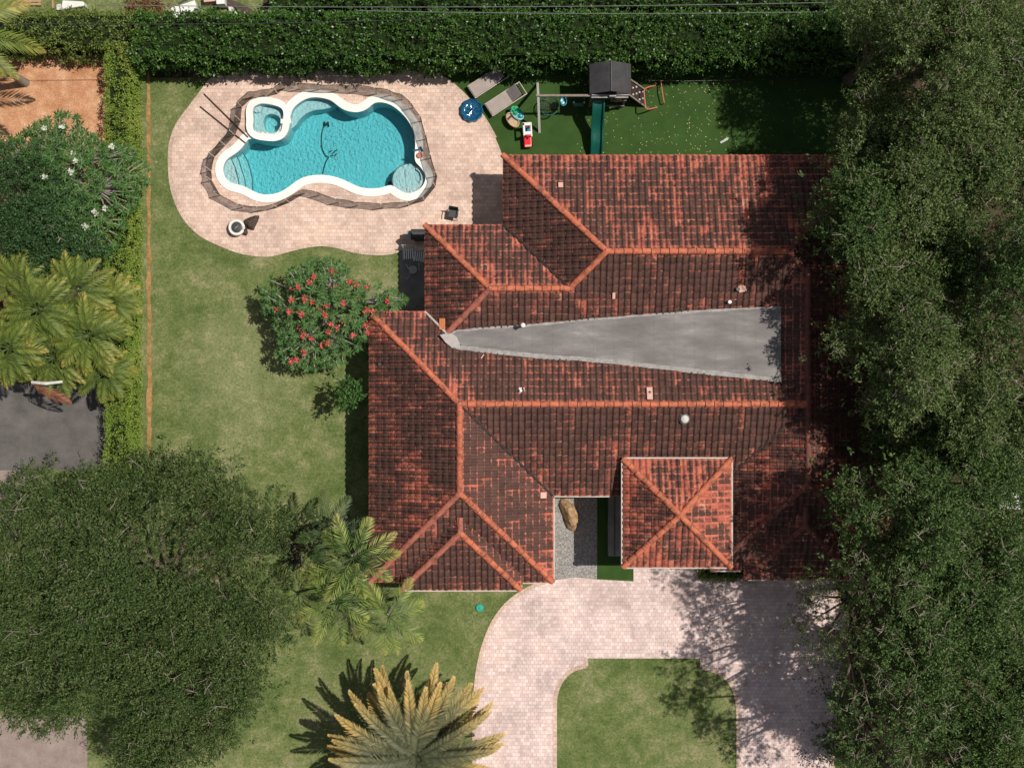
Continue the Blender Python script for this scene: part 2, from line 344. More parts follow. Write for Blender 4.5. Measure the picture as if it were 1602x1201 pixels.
class MB:
    """collects shapes and links them as ONE mesh object"""
    def __init__(s): s.v = []; s.f = []
    def add(s, vs, fs):
        n = len(s.v); s.v += [tuple(x) for x in vs]; s.f += [tuple(i + n for i in f) for f in fs]; return s
    def box(s, c, d, rz=0, m=None):
        x, y, z = d[0]/2, d[1]/2, d[2]/2
        vs = [Vector((a, b, e)) for e in (-z, z) for a, b in ((-x, -y), (x, -y), (x, y), (-x, y))]
        R = m if m is not None else Matrix.Rotation(rz, 3, 'Z')
        return s.add([R @ v + Vector(c) for v in vs], [(0, 3, 2, 1), (4, 5, 6, 7), (0, 1, 5, 4), (1, 2, 6, 5), (2, 3, 7, 6), (3, 0, 4, 7)])
    def bar(s, a, b, w, h=None):
        """square bar between two points"""
        a, b = Vector(a), Vector(b); d = b - a
        q = d.to_track_quat('X', 'Z').to_matrix(); return s.box((a + b) / 2, (d.length, w, h or w), m=q)
    def tube(s, pts, r, seg=7, cap=True):
        pts = [Vector(p) for p in pts]; n = len(pts); rs = r if isinstance(r, (list, tuple)) else [r] * n
        vs = []; ref = None
        for i, p in enumerate(pts):
            t = (pts[min(i+1, n-1)] - pts[max(i-1, 0)]).normalized()
            if ref is None: ref = t.orthogonal().normalized()
            ref = (ref - t * ref.dot(t)).normalized(); bn = t.cross(ref)
            for j in range(seg):
                a = 2 * math.pi * j / seg; vs.append(p + (ref * math.cos(a) + bn * math.sin(a)) * rs[i])
        fs = [(i*seg+j, i*seg+(j+1) % seg, (i+1)*seg+(j+1) % seg, (i+1)*seg+j) for i in range(n-1) for j in range(seg)]
        if cap: fs += [tuple(range(seg-1, -1, -1)), tuple((n-1)*seg + j for j in range(seg))]
        return s.add(vs, fs)
    def lathe(s, c, prof, seg=24, sx=1, sy=1, rz=0):
        """profile of (radius, height) turned round the vertical"""
        vs = []; ca, sa = math.cos(rz), math.sin(rz)
        for r, z in prof:
            for j in range(seg):
                a = 2*math.pi*j/seg; x, y = r*math.cos(a)*sx, r*math.sin(a)*sy
                vs.append((c[0]+x*ca-y*sa, c[1]+x*sa+y*ca, c[2]+z))
        n = len(prof); fs = [(i*seg+j, i*seg+(j+1) % seg, (i+1)*seg+(j+1) % seg, (i+1)*seg+j) for i in range(n-1) for j in range(seg)]
        fs += [tuple(range(seg-1, -1, -1)), tuple((n-1)*seg+j for j in range(seg))]
        return s.add(vs, fs)
    def prism(s, poly, z0, z1, holes=()):
        """plan polygon with holes, as a slab between two heights"""
        loops = [[Vector((p[0], p[1], 0)) for p in poly]] + [[Vector((p[0], p[1], 0)) for p in h] for h in holes]
        tri = tessellate_polygon(loops); flat = [p for l in loops for p in l]; n = len(flat)
        vs = [(p.x, p.y, z0) for p in flat] + [(p.x, p.y, z1) for p in flat]
        fs = []
        for a, b, c in tri:
            if (flat[b]-flat[a]).cross(flat[c]-flat[a]).z < 0: a, b, c = c, b, a
            fs += [(a+n, b+n, c+n), (c, b, a)]
        k = 0
        for l in loops:
            m = len(l); ar = sum(l[i].x*l[(i+1) % m].y - l[(i+1) % m].x*l[i].y for i in range(m)); outer = (k == 0)
            for i in range(m):
                a, b = k+i, k+(i+1) % m
                fs.append((a, b, b+n, a+n) if (ar > 0) == outer else (b, a, a+n, b+n))
            k += m
        return s.add(vs, fs)
    def sheet(s, poly, z, holes=()):
        loops = [[Vector((p[0], p[1], 0)) for p in poly]] + [[Vector((p[0], p[1], 0)) for p in h] for h in holes]
        tri = tessellate_polygon(loops); flat = [p for l in loops for p in l]
        fs = [(a, b, c) if (flat[b]-flat[a]).cross(flat[c]-flat[a]).z > 0 else (c, b, a) for a, b, c in tri]
        return s.add([(p.x, p.y, z) for p in flat], fs)
    def build(s, name, m, parent=None, local=False, smooth=False, bevel=0, loc=None, seg=2):
        me = bpy.data.meshes.new(name); off = Vector()
        if parent is not None and not local: off = ORG.get(parent.name, Vector())
        elif parent is None and loc is not None: off = Vector(loc)
        me.from_pydata([tuple(Vector(v) - off) for v in s.v], [], s.f)
        if bevel:
            bm = bmesh.new(); bm.from_mesh(me); bmesh.ops.remove_doubles(bm, verts=bm.verts, dist=1e-5)
            es = [e for e in bm.edges if len(e.link_faces) == 2 and e.calc_face_angle(0) > .6]
            bmesh.ops.bevel(bm, geom=es, offset=bevel, segments=seg, affect='EDGES', profile=.5, clamp_overlap=True); bm.to_mesh(me); bm.free()
        me.materials.append(M[m]); me.update()
        if smooth:
            me.shade_smooth()
            try: me.set_sharp_from_angle(angle=math.radians(40))
            except Exception: pass
        o = link(me, name, parent)
        if parent is None and loc is not None: o.location = loc; ORG[o.name] = Vector(loc)
        return o

def copy_tree(o, parent=None):
    c = o.copy(); COL.objects.link(c); c.parent = parent; ORG[c.name] = ORG.get(o.name, Vector())
    for ch in [x for x in bpy.data.objects if x.parent == o]: copy_tree(ch, c)
    return c

def smoothpoly(pts, n=4, closed=True):
    """Catmull-Rom through the points"""
    out = []; m = len(pts)
    for i in range(m if closed else m-1):
        p = [Vector(pts[(i+j) % m]) if closed else Vector(pts[min(max(i+j, 0), m-1)]) for j in (-1, 0, 1, 2)]
        for k in range(n):
            t = k/n; out.append(.5*((2*p[1]) + (p[2]-p[0])*t + (2*p[0]-5*p[1]+4*p[2]-p[3])*t*t + (3*p[1]-p[0]-3*p[2]+p[3])*t**3))
    if not closed: out.append(Vector(pts[-1]))
    return out
def pxpoly(pts, h=0, n=0):
    w = [P(a, b, h) for a, b in pts]; w = [Vector((p.x, p.y)) for p in w]
    return smoothpoly(w, n) if n else w
def offset(poly, d):
    """grow a closed polygon by d (either winding)"""
    m = len(poly); ar = sum(poly[i][0]*poly[(i+1) % m][1]-poly[(i+1) % m][0]*poly[i][1] for i in range(m)); sg = 1 if ar > 0 else -1
    out = []
    for i in range(m):
        a, b, c = Vector(poly[i-1][:2]), Vector(poly[i][:2]), Vector(poly[(i+1) % m][:2])
        t = ((b-a).normalized() + (c-b).normalized()).normalized(); out.append(b + Vector((t.y, -t.x)) * d * sg)
    for _ in range(2): out = [(out[i-1] + out[i]*2 + out[(i+1) % m]) / 4 for i in range(m)]
    return out

# ------------------------------------------------------------------ foliage helpers
def nrm(a): return a / np.maximum(np.linalg.norm(a, axis=-1, keepdims=True), 1e-6)
def leaves(base, dirs, L, W, updir=.8, rnd=.7, bend=.0, nor=None):
    """a diamond leaf at each base point; returns verts, quads"""
    n = len(base); t = nrm(dirs); up = nrm((np.array([0, 0, updir]) if nor is None else nor) + RNG.normal(0, rnd, (n, 3)))
    s = nrm(np.cross(t, up)); L = np.broadcast_to(L, n)[:, None]; W = np.broadcast_to(W, n)[:, None]
    mid = base + t * L * .5 + up * 0
    tip = base + t * L; tip[:, 2] -= bend * L[:, 0]
    V = np.stack([base, mid + s*W*.5, tip, mid - s*W*.5], 1).reshape(-1, 3)
    F = np.arange(4*n).reshape(n, 4); return V, F
def sprays(pts, outs, per=14, twig=.32, L=.15, W=.06, spread=.75, updir=.8, rnd=.7, clump=False):
    """twigs at pts pointing along outs, each carrying per leaves"""
    n = len(pts); t = RNG.random((n, per, 1)) * twig; o = nrm(outs)[:, None, :]
    b = pts[:, None, :] + o * t + RNG.normal(0, .05, (n, per, 3)); d = o + RNG.normal(0, spread, (n, per, 3))
    return leaves(b.reshape(-1, 3), d.reshape(-1, 3), L*(.7+.6*RNG.random(n*per)), W*(.7+.6*RNG.random(n*per)), updir, rnd, 0, np.repeat(nrm(outs), per, 0) if clump else None)
def merge(parts):
    Vs, Fs, k = [], [], 0
    for V, F in parts: Vs.append(V); Fs.append(F + k); k += len(V)
    return np.concatenate(Vs), np.concatenate(Fs)

def tree(name, label, px, py, rpx, ztop, mat='deep', dens=1.0, seed=0, zdome=2.2, squash=1.0, L=.17, W=.07, lobes=.16, lump=(.7, 1.35), group=None, twigs=1.0, holes=(), rot=0, trunkoff=(0, 0), per_m2=30, fill=.5, zvar=1.8, tw=.32, bough=1.25, bz=1.0):
    global RNG
    RNG = np.random.default_rng(seed + 100); rr = random.Random(seed)
    c = P(px, py, ztop - zdome * .6); R = rpx / 32 * (1 - (ztop - zdome*.6) / H)
    th = thing(name, label, 'tree', (c.x + trunkoff[0], c.y + trunkoff[1], 0), group)
    ph = [rr.random()*6.28 for _ in range(4)]
    def Rb(a): return R * (1 + lobes*math.sin(2*a+ph[0])*.6 + lobes*math.sin(3*a+ph[1]) + lobes*.7*math.sin(5*a+ph[2]) + lobes*.5*math.sin(9*a+ph[3]))
    lumps = []; sup = []
    for _ in range(400):
        a = rr.random()*6.283; q = math.sqrt(rr.random())*(Rb(a)-.3); x, y = math.cos(a)*q, math.sin(a)*q*squash
        if all((x-o[0])**2+(y-o[1])**2 > (bough*1.25)**2 for o in sup): sup.append((x, y, rr.uniform(-.9, .7)*bz))
    n = int((R*R*2.3 + R*2)*dens)
    for i in range(n*5):
        a = rr.random()*6.283; q = math.sqrt(rr.random()); rb = Rb(a) - .35; x, y = math.cos(a)*q*rb, math.sin(a)*q*rb*squash
        if rot: x, y = x*math.cos(rot)-y*math.sin(rot), x*math.sin(rot)+y*math.cos(rot)
        z = ztop - zdome + zdome*math.sqrt(max(0, 1-q*q*.95)) - rr.random()*rr.random()*zvar
        o_, ds = min(((o, (x-o[0])**2+(y-o[1])**2) for o in sup), key=lambda v: v[1]); fr = ds/(bough*bough)
        if fr > .85 and rr.random() < .7*min(1, bz): continue
        z += o_[2] + .9*bz*(.6-min(fr, 1.6))
        X, Y = c.x+x, c.y+y; k = 1 - z/H; ppx, ppy = X*32/k+801, 600.5-Y*32/k
        if any(((ppx-hx)/hr)**2+((ppy-hy)/hr)**2 < 1 for hx, hy, hr in holes): continue
        if any((X-o[0])**2+(Y-o[1])**2 < (.34)**2 for o in lumps): continue
        lumps.append((X, Y, z, rr.uniform(*lump)))
        if len(lumps) >= n: break
    pts, outs = [], []
    for X, Y, z, r in lumps:
        m = int(per_m2 * r*r*3.14 * .75)
        d = nrm(RNG.normal(0, 1, (m, 3)) + np.array([0, 0, .35])); d[:, 2] = np.where(d[:, 2] < -.3, -d[:, 2], d[:, 2])
        rad = r * (RNG.random((m, 1))**.33) * np.array([1, 1, .75]); pts.append(np.array([X, Y, z]) + d*rad); outs.append(d*1.2 + np.array([0, 0, .3]) + RNG.normal(0, .2, (m, 3)))
    pts, outs = np.concatenate(pts), np.concatenate(outs)
    parts = [sprays(pts, outs, 14, tw, L, W, .75, .8, .38, True)]
    if fill:                                                   # thinner foliage deeper in the crown
        m = int(len(pts)*fill*.4); idx = RNG.integers(0, len(pts), m); q = pts[idx] + RNG.normal(0, .5, (m, 3)); q[:, 2] -= RNG.random(m)*1.8+.6
        parts.append(sprays(q, RNG.normal(0, 1, (m, 3)) + np.array([0, 0, .5]), 12, .4, L*1.4, W*1.4))
    V, F = merge(parts)
    rawmesh('crown', V, F, mat, th)
    # trunk with limbs reaching the lumps, and bare twig ends
    b = MB(); base = Vector((c.x + trunkoff[0], c.y + trunkoff[1], 0)); fork = base + Vector((0, 0, ztop*.32)); r0 = .10 + R*.045
    b.tube([base - Vector((0, 0, .15)), base + Vector((.03, .02, ztop*.15)), fork], [r0*1.5, r0*1.05, r0*.9], 10)
    step = max(1, len(lumps)//(14 + int(R*2) if per_m2 > 31 else 6))
    for X, Y, z, r in lumps[::step]:
        tip = Vector((X, Y, z+.1)); midp = fork.lerp(tip, .5) + Vector((rr.uniform(-.4, .4), rr.uniform(-.4, .4), .5))
        b.tube([fork - Vector((0, 0, .2)), fork.lerp(midp, .5)+Vector((0, 0, .2)), midp, midp.lerp(tip, .6), tip], [r0*.5, r0*.36, r0*.26, r0*.16, .02], 6)
    nf = len(b.f); m = int(len(lumps)*2.2*twigs)
    for _ in range(m):
        X, Y, z, r = rr.choice(lumps); a = rr.random()*6.283; s = Vector((X+rr.uniform(-.7, .7)*r, Y+rr.uniform(-.7, .7)*r, z + r*.35)); d = Vector((math.cos(a), math.sin(a), rr.uniform(.2, .8)))*rr.uniform(.35, .8)*r
        e = s + d; md = s.lerp(e, .5) + Vector((rr.uniform(-.1, .1), rr.uniform(-.1, .1), .08))
        b.tube([s, md, e], [.015, .011, .005], 4)
        for __ in range(2):
            e2 = md + Vector((rr.uniform(-.35, .35), rr.uniform(-.35, .35), rr.uniform(.05, .3))); b.tube([md, e2], [.012, .005], 3)
    o = b.build('trunk', 'bark', th, smooth=True); o.data.materials.append(M['twig'])
    mi = np.zeros(len(b.f), dtype=np.int32); mi[nf:] = 1; o.data.polygons.foreach_set('material_index', mi)
    return th

def hedge(name, label, x0, x1, y0, y1, z, mat, seed=0, L=.11, W=.06, dens=260, lump=.18, core='deepcore', cat='hedge', rough=1.0):
    global RNG
    RNG = np.random.default_rng(seed); th = thing(name, label, cat, ((x0+x1)/2, (y0+y1)/2, 0))
    w, d = x1-x0, y1-y0
    ph = RNG.random(6)*6.28
    def bumpy(x, y): return lump*(np.sin(x*1.3+ph[0])+np.sin(y*1.7+ph[1])+.8*np.sin(x*3.1+y*2.3+ph[2])+.6*np.sin(x*5.3-y*4.7+ph[3]))/2
    P_, O_ = [], []
    n = int(w*d*dens/10); x = RNG.uniform(x0, x1, n); y = RNG.uniform(y0, y1, n); zz = z + bumpy(x, y) + RNG.normal(0, .05*rough, n)
    P_.append(np.stack([x, y, zz], 1)); O_.append(np.stack([RNG.normal(0, .5, n), RNG.normal(0, .5, n), np.ones(n)], 1))
    for (ax, c, o) in ((0, x0, -1), (0, x1, 1), (1, y0, -1), (1, y1, 1)):
        ln = d if ax == 0 else w; n = int(ln*z*dens/12); a = RNG.uniform(y0 if ax == 0 else x0, y1 if ax == 0 else x1, n); h = RNG.uniform(.05, z, n)
        off = c + o*(bumpy(a*1.3, h*2)*.8 - .05 + RNG.normal(0, .05*rough, n))
        p = np.stack([off, a, h], 1) if ax == 0 else np.stack([a, off, h], 1)
        q = np.zeros((n, 3)); q[:, ax] = o; q[:, 2] = .4; P_.append(p); O_.append(q + RNG.normal(0, .4, (n, 3)))
    V, F = sprays(np.concatenate(P_), np.concatenate(O_), 10, .16*rough, L, W, .8, *((1.3, .45) if rough < .6 else (.8, .7)))
    rawmesh('foliage', V, F, mat, th)
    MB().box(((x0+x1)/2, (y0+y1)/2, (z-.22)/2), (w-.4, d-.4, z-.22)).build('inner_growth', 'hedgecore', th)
    return th
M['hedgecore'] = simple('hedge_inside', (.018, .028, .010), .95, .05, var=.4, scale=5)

def frond(base, az, length, up, droop, nl, lw, ll, seed, vee=.5, stalk=.1, fold=.25, taper=.5, ang=.9, wid=.022):
    """one feather frond: verts, quads, uv.  up = starting pitch, droop = how far it bends down"""
    r = np.random.default_rng(seed); N = 14; pts = []; p = np.array(base, float); pitch = up
    hd = np.array([math.cos(az), math.sin(az), 0]); side = np.array([-hd[1], hd[0], 0]); st = length/N; curl = r.normal(0, .06)
    for i in range(N+1):
        pts.append(p.copy()); t = i/N; pt = up - droop*t**1.3; a2 = az + curl*t*3; hd2 = np.array([math.cos(a2), math.sin(a2), 0])
        p = p + (hd2*math.cos(pt) + np.array([0, 0, math.sin(pt)]))*st
    pts = np.array(pts)
    V, F, U = [], [], []
    def quad(q, v):
        k = len(V); V.extend(q); F.append([k, k+1, k+2, k+3]); U.extend([(0, v)]*4)
    for i in range(N):                                         # rachis
        w0, w1 = wid*(1-i/N*.8), wid*(1-(i+1)/N*.8); quad([pts[i]-side*w0, pts[i+1]-side*w1, pts[i+1]+side*w1, pts[i]+side*w0], max(0, i/N-.15)); 
        up_ = np.array([0, 0, wid]); quad([pts[i]-up_, pts[i+1]-up_*.6, pts[i+1]+up_*.3, pts[i]+up_*.5], max(0, i/N-.15))
    for i in range(nl):
        t = stalk + (1-stalk)*(i+.5)/nl; f = t*N; j = min(int(f), N-1); b = pts[j]+(pts[j+1]-pts[j])*(f-j); tg = nrm(pts[j+1]-pts[j])
        sz = ll*(math.sin(math.pi*min(1, (t-stalk)/(1-stalk)*.82+.16))**.6)*(1-(t**4)*taper)
        for s in (-1, 1):
            a = ang*(1-.45*t)+r.normal(0, .07); sd = np.array([-hd[1], hd[0], 0])*s
            d = tg*math.cos(a) + sd*math.sin(a); d[2] += vee*math.sin(a); d = nrm(d); mid = b + d*sz*.5; tip = b + d*sz; tip[2] -= fold*sz; tip += r.normal(0, .015, 3)
            nn = nrm(np.cross(d, np.array([0, 0, 1.0])))*lw*.5 
            lift = np.array([0, 0, lw*.35])
            quad([b, mid+nn*1.0+lift*s*0, tip, mid-nn], t)
    return np.array(V), np.array(F), np.array(U)

def palm(name, label, px, py, hc, nf, length, mat, seed, lw=.045, ll=.5, nl=26, up=.9, droop=1.5, group=None, trunk_r=.09, vee=.2, fold=.4, base=None, arc=None, trunkmat='palebark', stalk=.14, ang=.9, taper=.5):
    rr = random.Random(seed); c = P(px, py, hc); bx = Vector((c.x, c.y, 0)) if base is None else base
    th = thing(name, label, 'palm', bx, group)
    b = MB(); pts = [bx.lerp(c, t) + Vector((.08*math.sin(t*3+seed), .08*math.sin(t*2), 0)) for t in (0, .25, .5, .75, 1)]
    b.tube(pts, [trunk_r*1.4, trunk_r*1.05, trunk_r, trunk_r*.95, trunk_r*.8], 9)
    b.build('trunk', trunkmat, th, smooth=True)
    for i in range(nf):
        a = i*2.399963 + rr.random()*.3 if arc is None else arc[i % len(arc)] + rr.uniform(-.06, .06)
        t = i/nf; V, F, U = frond((c.x, c.y, c.z+.05*t), a, length*rr.uniform(.85, 1.1), up*(.25+.75*t)+rr.uniform(-.1, .1), droop*rr.uniform(.75, 1.15), nl, lw, ll*rr.uniform(.85, 1.1), seed*100+i, vee, stalk, fold, taper, ang)
        rawmesh('frond', V, F, mat, th, uv=U)
    return th

def rosettes(tips, dirs, mat, th, name, n=12, L=.30, W=.085, up=.35):
    B, D = [], []
    for (t, d) in zip(tips, dirs):
        a0 = RNG.random()*6.28
        for i in range(n):
            a = a0 + i*2.4; k = RNG.uniform(.7, 1.15)
            B.append((t[0], t[1], t[2]-.1*i/n)); D.append((math.cos(a)*k, math.sin(a)*k, up*RNG.uniform(-.4, 1.4)))
    B, D = np.array(B), np.array(D)
    V, F = leaves(B, D, L*RNG.uniform(.75, 1.2, len(B)), W*RNG.uniform(.8, 1.2, len(B)), 1, .22, .12)
    return rawmesh(name, V, F, mat, th)

# ================================================================== THE GROUND
water_px = [(453,190),(456,174),(464,164),(478,155),(492,152),(508,154),(520,158),(532,168),(544,174),(560,176),(574,171),(584,162),(596,160),(612,164),(628,176),(640,190),(648,206),(651,226),(649,250),(655,258),(662,266),(667,278),(663,290),(654,299),(640,304),(627,300),(616,292),(608,291),(596,295),(580,296),(562,294),(544,285),(526,278),(508,275),(494,275),(480,277),(466,283),(452,294),(436,303),(416,306),(400,302),(386,294),(374,290),(364,288),(355,282),(350,273),(349,262),(354,250),(366,242),(376,234),(384,224),(390,217),(406,218),(426,221),(440,217),(448,207),(452,197)]
spa_px = [(400,165),(410,162),(426,164),(438,168),(443,176),(442,192),(439,205),(431,210),(416,209),(401,207),(395,200),(396,188),(395,176),(396,169)]
pool = pxpoly(water_px, 0, 3); spa = pxpoly(spa_px, 0.3, 3)
hole_pool, hole_spa = offset(pool, .05), offset(spa, .05)
def struct(name, b, m): o = b.build(name, m); o['kind'] = 'structure'; return o

big = [(-130, -130), (130, -130), (130, 130), (-130, 130)]
b = MB().sheet(big, 0, [hole_pool, hole_spa]); struct('lawn', b, 'lawn')

deck_px = [(352,112),(330,126),(312,150),(295,172),(278,196),(268,224),(266,250),(268,285),(277,318),(292,345),(315,367),(340,380),(370,392),(400,398),(425,398),(452,391),(478,385),(505,382),(530,386),(556,393),(582,396),(604,396),(624,392),(668,392),(668,352),(790,352),(800,250),(786,244),(775,216),(757,185),(732,155),(700,126),(665,110),(600,100),(450,98),(380,101)]
deck = pxpoly(deck_px[:22], 0, 3); deck = smoothpoly([P(*q).xy for q in deck_px[:23]], 3, False) + [P(*q).xy for q in deck_px[23:27]] + smoothpoly([P(*q).xy for q in deck_px[27:]], 3, False)
struct('pool_deck', MB().prism(deck, -.02, .03, [hole_pool, hole_spa]), 'pool_paver')
b = MB(); e = offset(deck, -.14); 
rim = smoothpoly([P(*q).xy for q in deck_px[:23]], 3, False)
def ribbon(mb, line, w, z):
    n = len(line); L = []; R = []
    for i in range(n):
        t = (line[min(i+1, n-1)] - line[max(i-1, 0)]).normalized(); s = Vector((t.y, -t.x)); L.append(line[i] - s*w/2); R.append(line[i] + s*w/2)
    mb.add([(p.x, p.y, z) for p in L + R], [(i, n+i, n+i+1, i+1) for i in range(n-1)])
ribbon(b, rim, .2, .035); rim2 = smoothpoly([P(*q).xy for q in deck_px[28:33]], 3, False); ribbon(b, rim2, .16, .035)
struct('deck_border', b, 'border')

turf = smoothpoly([P(*q).xy for q in deck_px[27:33]], 3, False)
turf = [P(*q).xy for q in ((700, 96), (1345, 96), (1345, 270), (790, 270))] + turf[:]
struct('artificial_turf', MB().prism([P(660,92).xy, P(1345,92).xy, P(1345,275).xy, P(792,275).xy] + list(reversed(list(reversed(smoothpoly([P(*q).xy for q in ((786,244),(775,216),(757,185),(732,155),(700,126),(665,110))], 3, False))))), 0, .012), 'turf')

# driveway with its lawn island
drv_px = [(742,2300),(742,1700),(742,1215),(742,1130),(744,1080),(749,1040),(758,1005),(772,972),(792,945),(818,925),(845,912),(868,907)]
dl = smoothpoly([P(*q).xy for q in drv_px], 3, False)
right_px = [(1300,905),(1318,960),(1322,1010),(1316,1050),(1308,1100),(1303,1160),(1303,1260),(1303,1700),(1303,2300)]
dr = smoothpoly([P(*q).xy for q in right_px], 3, False)
island_l = smoothpoly([P(*q).xy for q in ((868,2300),(868,1700),(868,1215),(868,1110),(870,1085),(877,1066),(890,1051),(904,1044),(917,1041))], 3, False)
island_r = smoothpoly([P(*q).xy for q in ((1098,1043),(1122,1050),(1138,1062),(1149,1080),(1154,1105),(1155,1130),(1155,1215),(1155,1700),(1155,2300))], 3, False)
outer = dl + [P(*q).xy for q in ((900,901),(936,905),(991,909),(991,870),(1092,870),(1092,905),(1300,905))] + dr[1:] 
drive = dl + [P(*q).xy for q in ((900,902),(936,906),(991,909),(991,870),(1092,870),(1092,904))] + dr + [P(1303,2400).xy, P(1155,2400).xy] + list(reversed(island_r)) + [P(1098,1029).xy, P(917,1029).xy] + list(reversed(island_l)) + [P(868,2400).xy, P(742,2400).xy]
struct('driveway', MB().prism(drive, -.02, .03), 'drive_paver')
b = MB(); ribbon(b, [p for p in dl], .2, .036); ribbon(b, [p - Vector((0, 0)) for p in island_l], .2, .036)
ribbon(b, [P(917,1041).xy, P(917,1029).xy], .2, .040); ribbon(b, island_r, .2, .036); ribbon(b, [P(1098,1029).xy, P(1098,1043).xy], .2, .040); ribbon(b, dr, .2, .036)
struct('driveway_border', b, 'border')

gr = [P(*q).xy for q in ((850,760),(934,760),(934,905.5),(900,901),(869,912),(850,912))]
struct('gravel_bed', MB().prism(gr, 0, .02), 'gravel')
struct('courtyard_turf', MB().prism([P(*q).xy for q in ((934.5,760),(990.5,760),(990.5,907.5),(934.5,905.2))], 0, .022), 'turf')
struct('side_turf', MB().prism([P(*q).xy for q in ((1092.6,850),(1192,850),(1192,904.3),(1092.6,904.3))], 0, .022), 'turf')
struct('side_patio', MB().prism([P(*q).xy for q in ((625,393),(672,393),(672,500),(625,500))], -.02, .034), 'slab')
#struct('wall_bed', MB().sheet([P(*q).xy for q in ((536,560),(600,560),(600,830),(536,830))], .006), 'soil')
# neighbouring ground on the left, the strip of litter along the hedge and bare ground under the trees
struct('mulch_bed', MB().sheet([P(*q).xy for q in ((-190,78),(190,78),(190,470),(-190,470))], .008), 'mulch')
struct('neighbour_soil', MB().sheet([P(*q).xy for q in ((-190,470.5),(190,470.5),(190,600),(-190,600))], .008), 'soil')
struct('neighbour_drive', MB().sheet([P(*q).xy for q in ((-400,600.5),(190,600.5),(190,735),(-400,735))], .008), 'asphalt')
rd = random.Random(3)
L1 = [Vector(P(230+rd.uniform(-1.5, 1.8), 100+i*14).xy) for i in range(45)]; L2 = [Vector(P(234+4*i/45+rd.uniform(-1.5, 1.5), 100+i*14).xy) for i in range(45)]
struct('litter_strip', MB().sheet(L1 + L2[::-1], .010), 'litter')
struct('front_walk', MB().sheet([P(*q).xy for q in ((-500,1120),(135,1120),(142,1400),(-500,1400))], .010), 'old_drive')
struct('grey_path', MB().sheet([P(*q).xy for q in ((-500,735.5),(40,735.5),(30,870),(-500,870))], .009), 'old_drive')
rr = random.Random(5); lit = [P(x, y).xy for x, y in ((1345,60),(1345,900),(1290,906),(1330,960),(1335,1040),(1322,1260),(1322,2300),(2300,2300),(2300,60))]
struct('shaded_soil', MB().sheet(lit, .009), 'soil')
struct('back_shade_sheet', MB().sheet([P(*q).xy for q in ((412,-260),(2300,-260),(2300,29.5),(412,29.5))], .005), 'soil')  # dark soil sheet standing in for tree shade on the back strip
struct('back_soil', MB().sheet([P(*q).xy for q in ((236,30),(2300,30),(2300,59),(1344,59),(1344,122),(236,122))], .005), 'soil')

# ================================================================== THE POOL
pl = thing('swimming_pool', 'free-form turquoise swimming pool with white coping set in the pink paver deck', 'swimming pool', P(510, 230))
b = MB(); n = len(hole_pool); D = -1.2
b.add([(p.x, p.y, .0) for p in pool] + [(p.x, p.y, D) for p in pool], [(i, (i+1) % len(pool), len(pool)+(i+1) % len(pool), len(pool)+i) for i in range(len(pool))])
b.sheet(offset(pool, .02), D); b.build('basin', 'plaster', pl)
b = MB(); b.prism(offset(pool, .37), .0, .075, [offset(pool, -.02)]); b.build('coping', 'coping', pl, bevel=.02)
MB().prism(offset(pool, .03), D-.02, -.10).build('water', 'water', pl)
steps = [([(330,296),(330,236),(354,236),(361,250),(366,262),(369,274),(371,284),(371,300)], -.30),
         ([(330,300),(330,234),(361,234),(369,247),(373,260),(377,272),(379,281),(380,300)], -.55),
         ([(330,304),(330,230),(371,230),(379,243),(384,256),(387,268),(389,280),(389,304)], -.80)]
for q, z in steps: MB().tube([Vector((*p_, z+.005)) for p_ in smoothpoly([P(*a).xy for a in q[2:]], 4, False)], .018, 5).build('step_trim', 'steptrim', pl); MB().prism([P(*a).xy for a in q[:2]] + smoothpoly([P(*a).xy for a in q[2:]], 4, False), D, z).build('step', 'plaster', pl)
MB().prism(pxpoly([(445,200),(449,170),(470,146),(500,142),(522,150),(520,162),(508,167),(492,169),(478,174),(466,184),(458,195)], 0, 3), D, -.42).build('bench', 'plaster', pl)
ci = P(640, 280); shelf = [Vector((ci.x + .86*math.cos(a*math.pi/16), ci.y + .82*math.sin(a*math.pi/16))) for a in range(32)]
MB().tube([Vector((p_.x, p_.y, -.355)) for p_ in shelf+shelf[:1]], .022, 5).build('step_trim', 'steptrim', pl); MB().prism(shelf, D, -.36).build('shallow_shelf', 'plaster', pl)
MB().prism(pxpoly([(650,262),(656,268),(658,280),(650,290),(636,292),(626,296),(632,312),(676,306),(680,262)], 0, 2), D, -.20).build('step', 'plaster', pl)
MB().lathe((P(606,280).x, P(606,280).y, D+.01), [(.1, 0), (.1, .02)], 16).build('drain', 'darkgrey', pl)
MB().lathe((P(520,240).x, P(520,240).y, D+.01), [(.1, 0), (.1, .02)], 16).build('drain', 'offwhite', pl)
sp = thing('hot_tub', 'raised square-cornered spa with white rim at the top left edge of the pool', 'hot tub', P(419, 187))
b = MB(); b.prism(offset(spa, .34), .15, .26, [spa]); b.build('rim', 'coping', sp, bevel=.03); MB().prism(offset(spa, .30), -1.2, .15, [offset(spa, .01)]).build('spa_wall', 'plaster', sp)
b = MB(); seat = pxpoly([(412,178),(424,175),(434,180),(437,190),(434,201),(424,205),(414,202),(409,190)], 0.3, 3); b.prism(offset(spa, .03), -1.15, -.16, [seat]); b.build('seat', 'plaster', sp)
MB().prism(offset(spa, .03), -1.15, -.68).build('floor', 'plaster', sp)
MB().prism(offset(spa, .02), -1.1, .12).build('water', 'water', sp)
MB().lathe((P(403,170).x, P(403,170).y, -.16), [(.2, 0), (.2, .14), (.0, .15)], 20).build('corner_step', 'plaster', sp)
x, y = P(445, 192).xy; MB().box((x+.12, y, .235), (.5, .22, .065)).build('spillway', 'coping', sp)
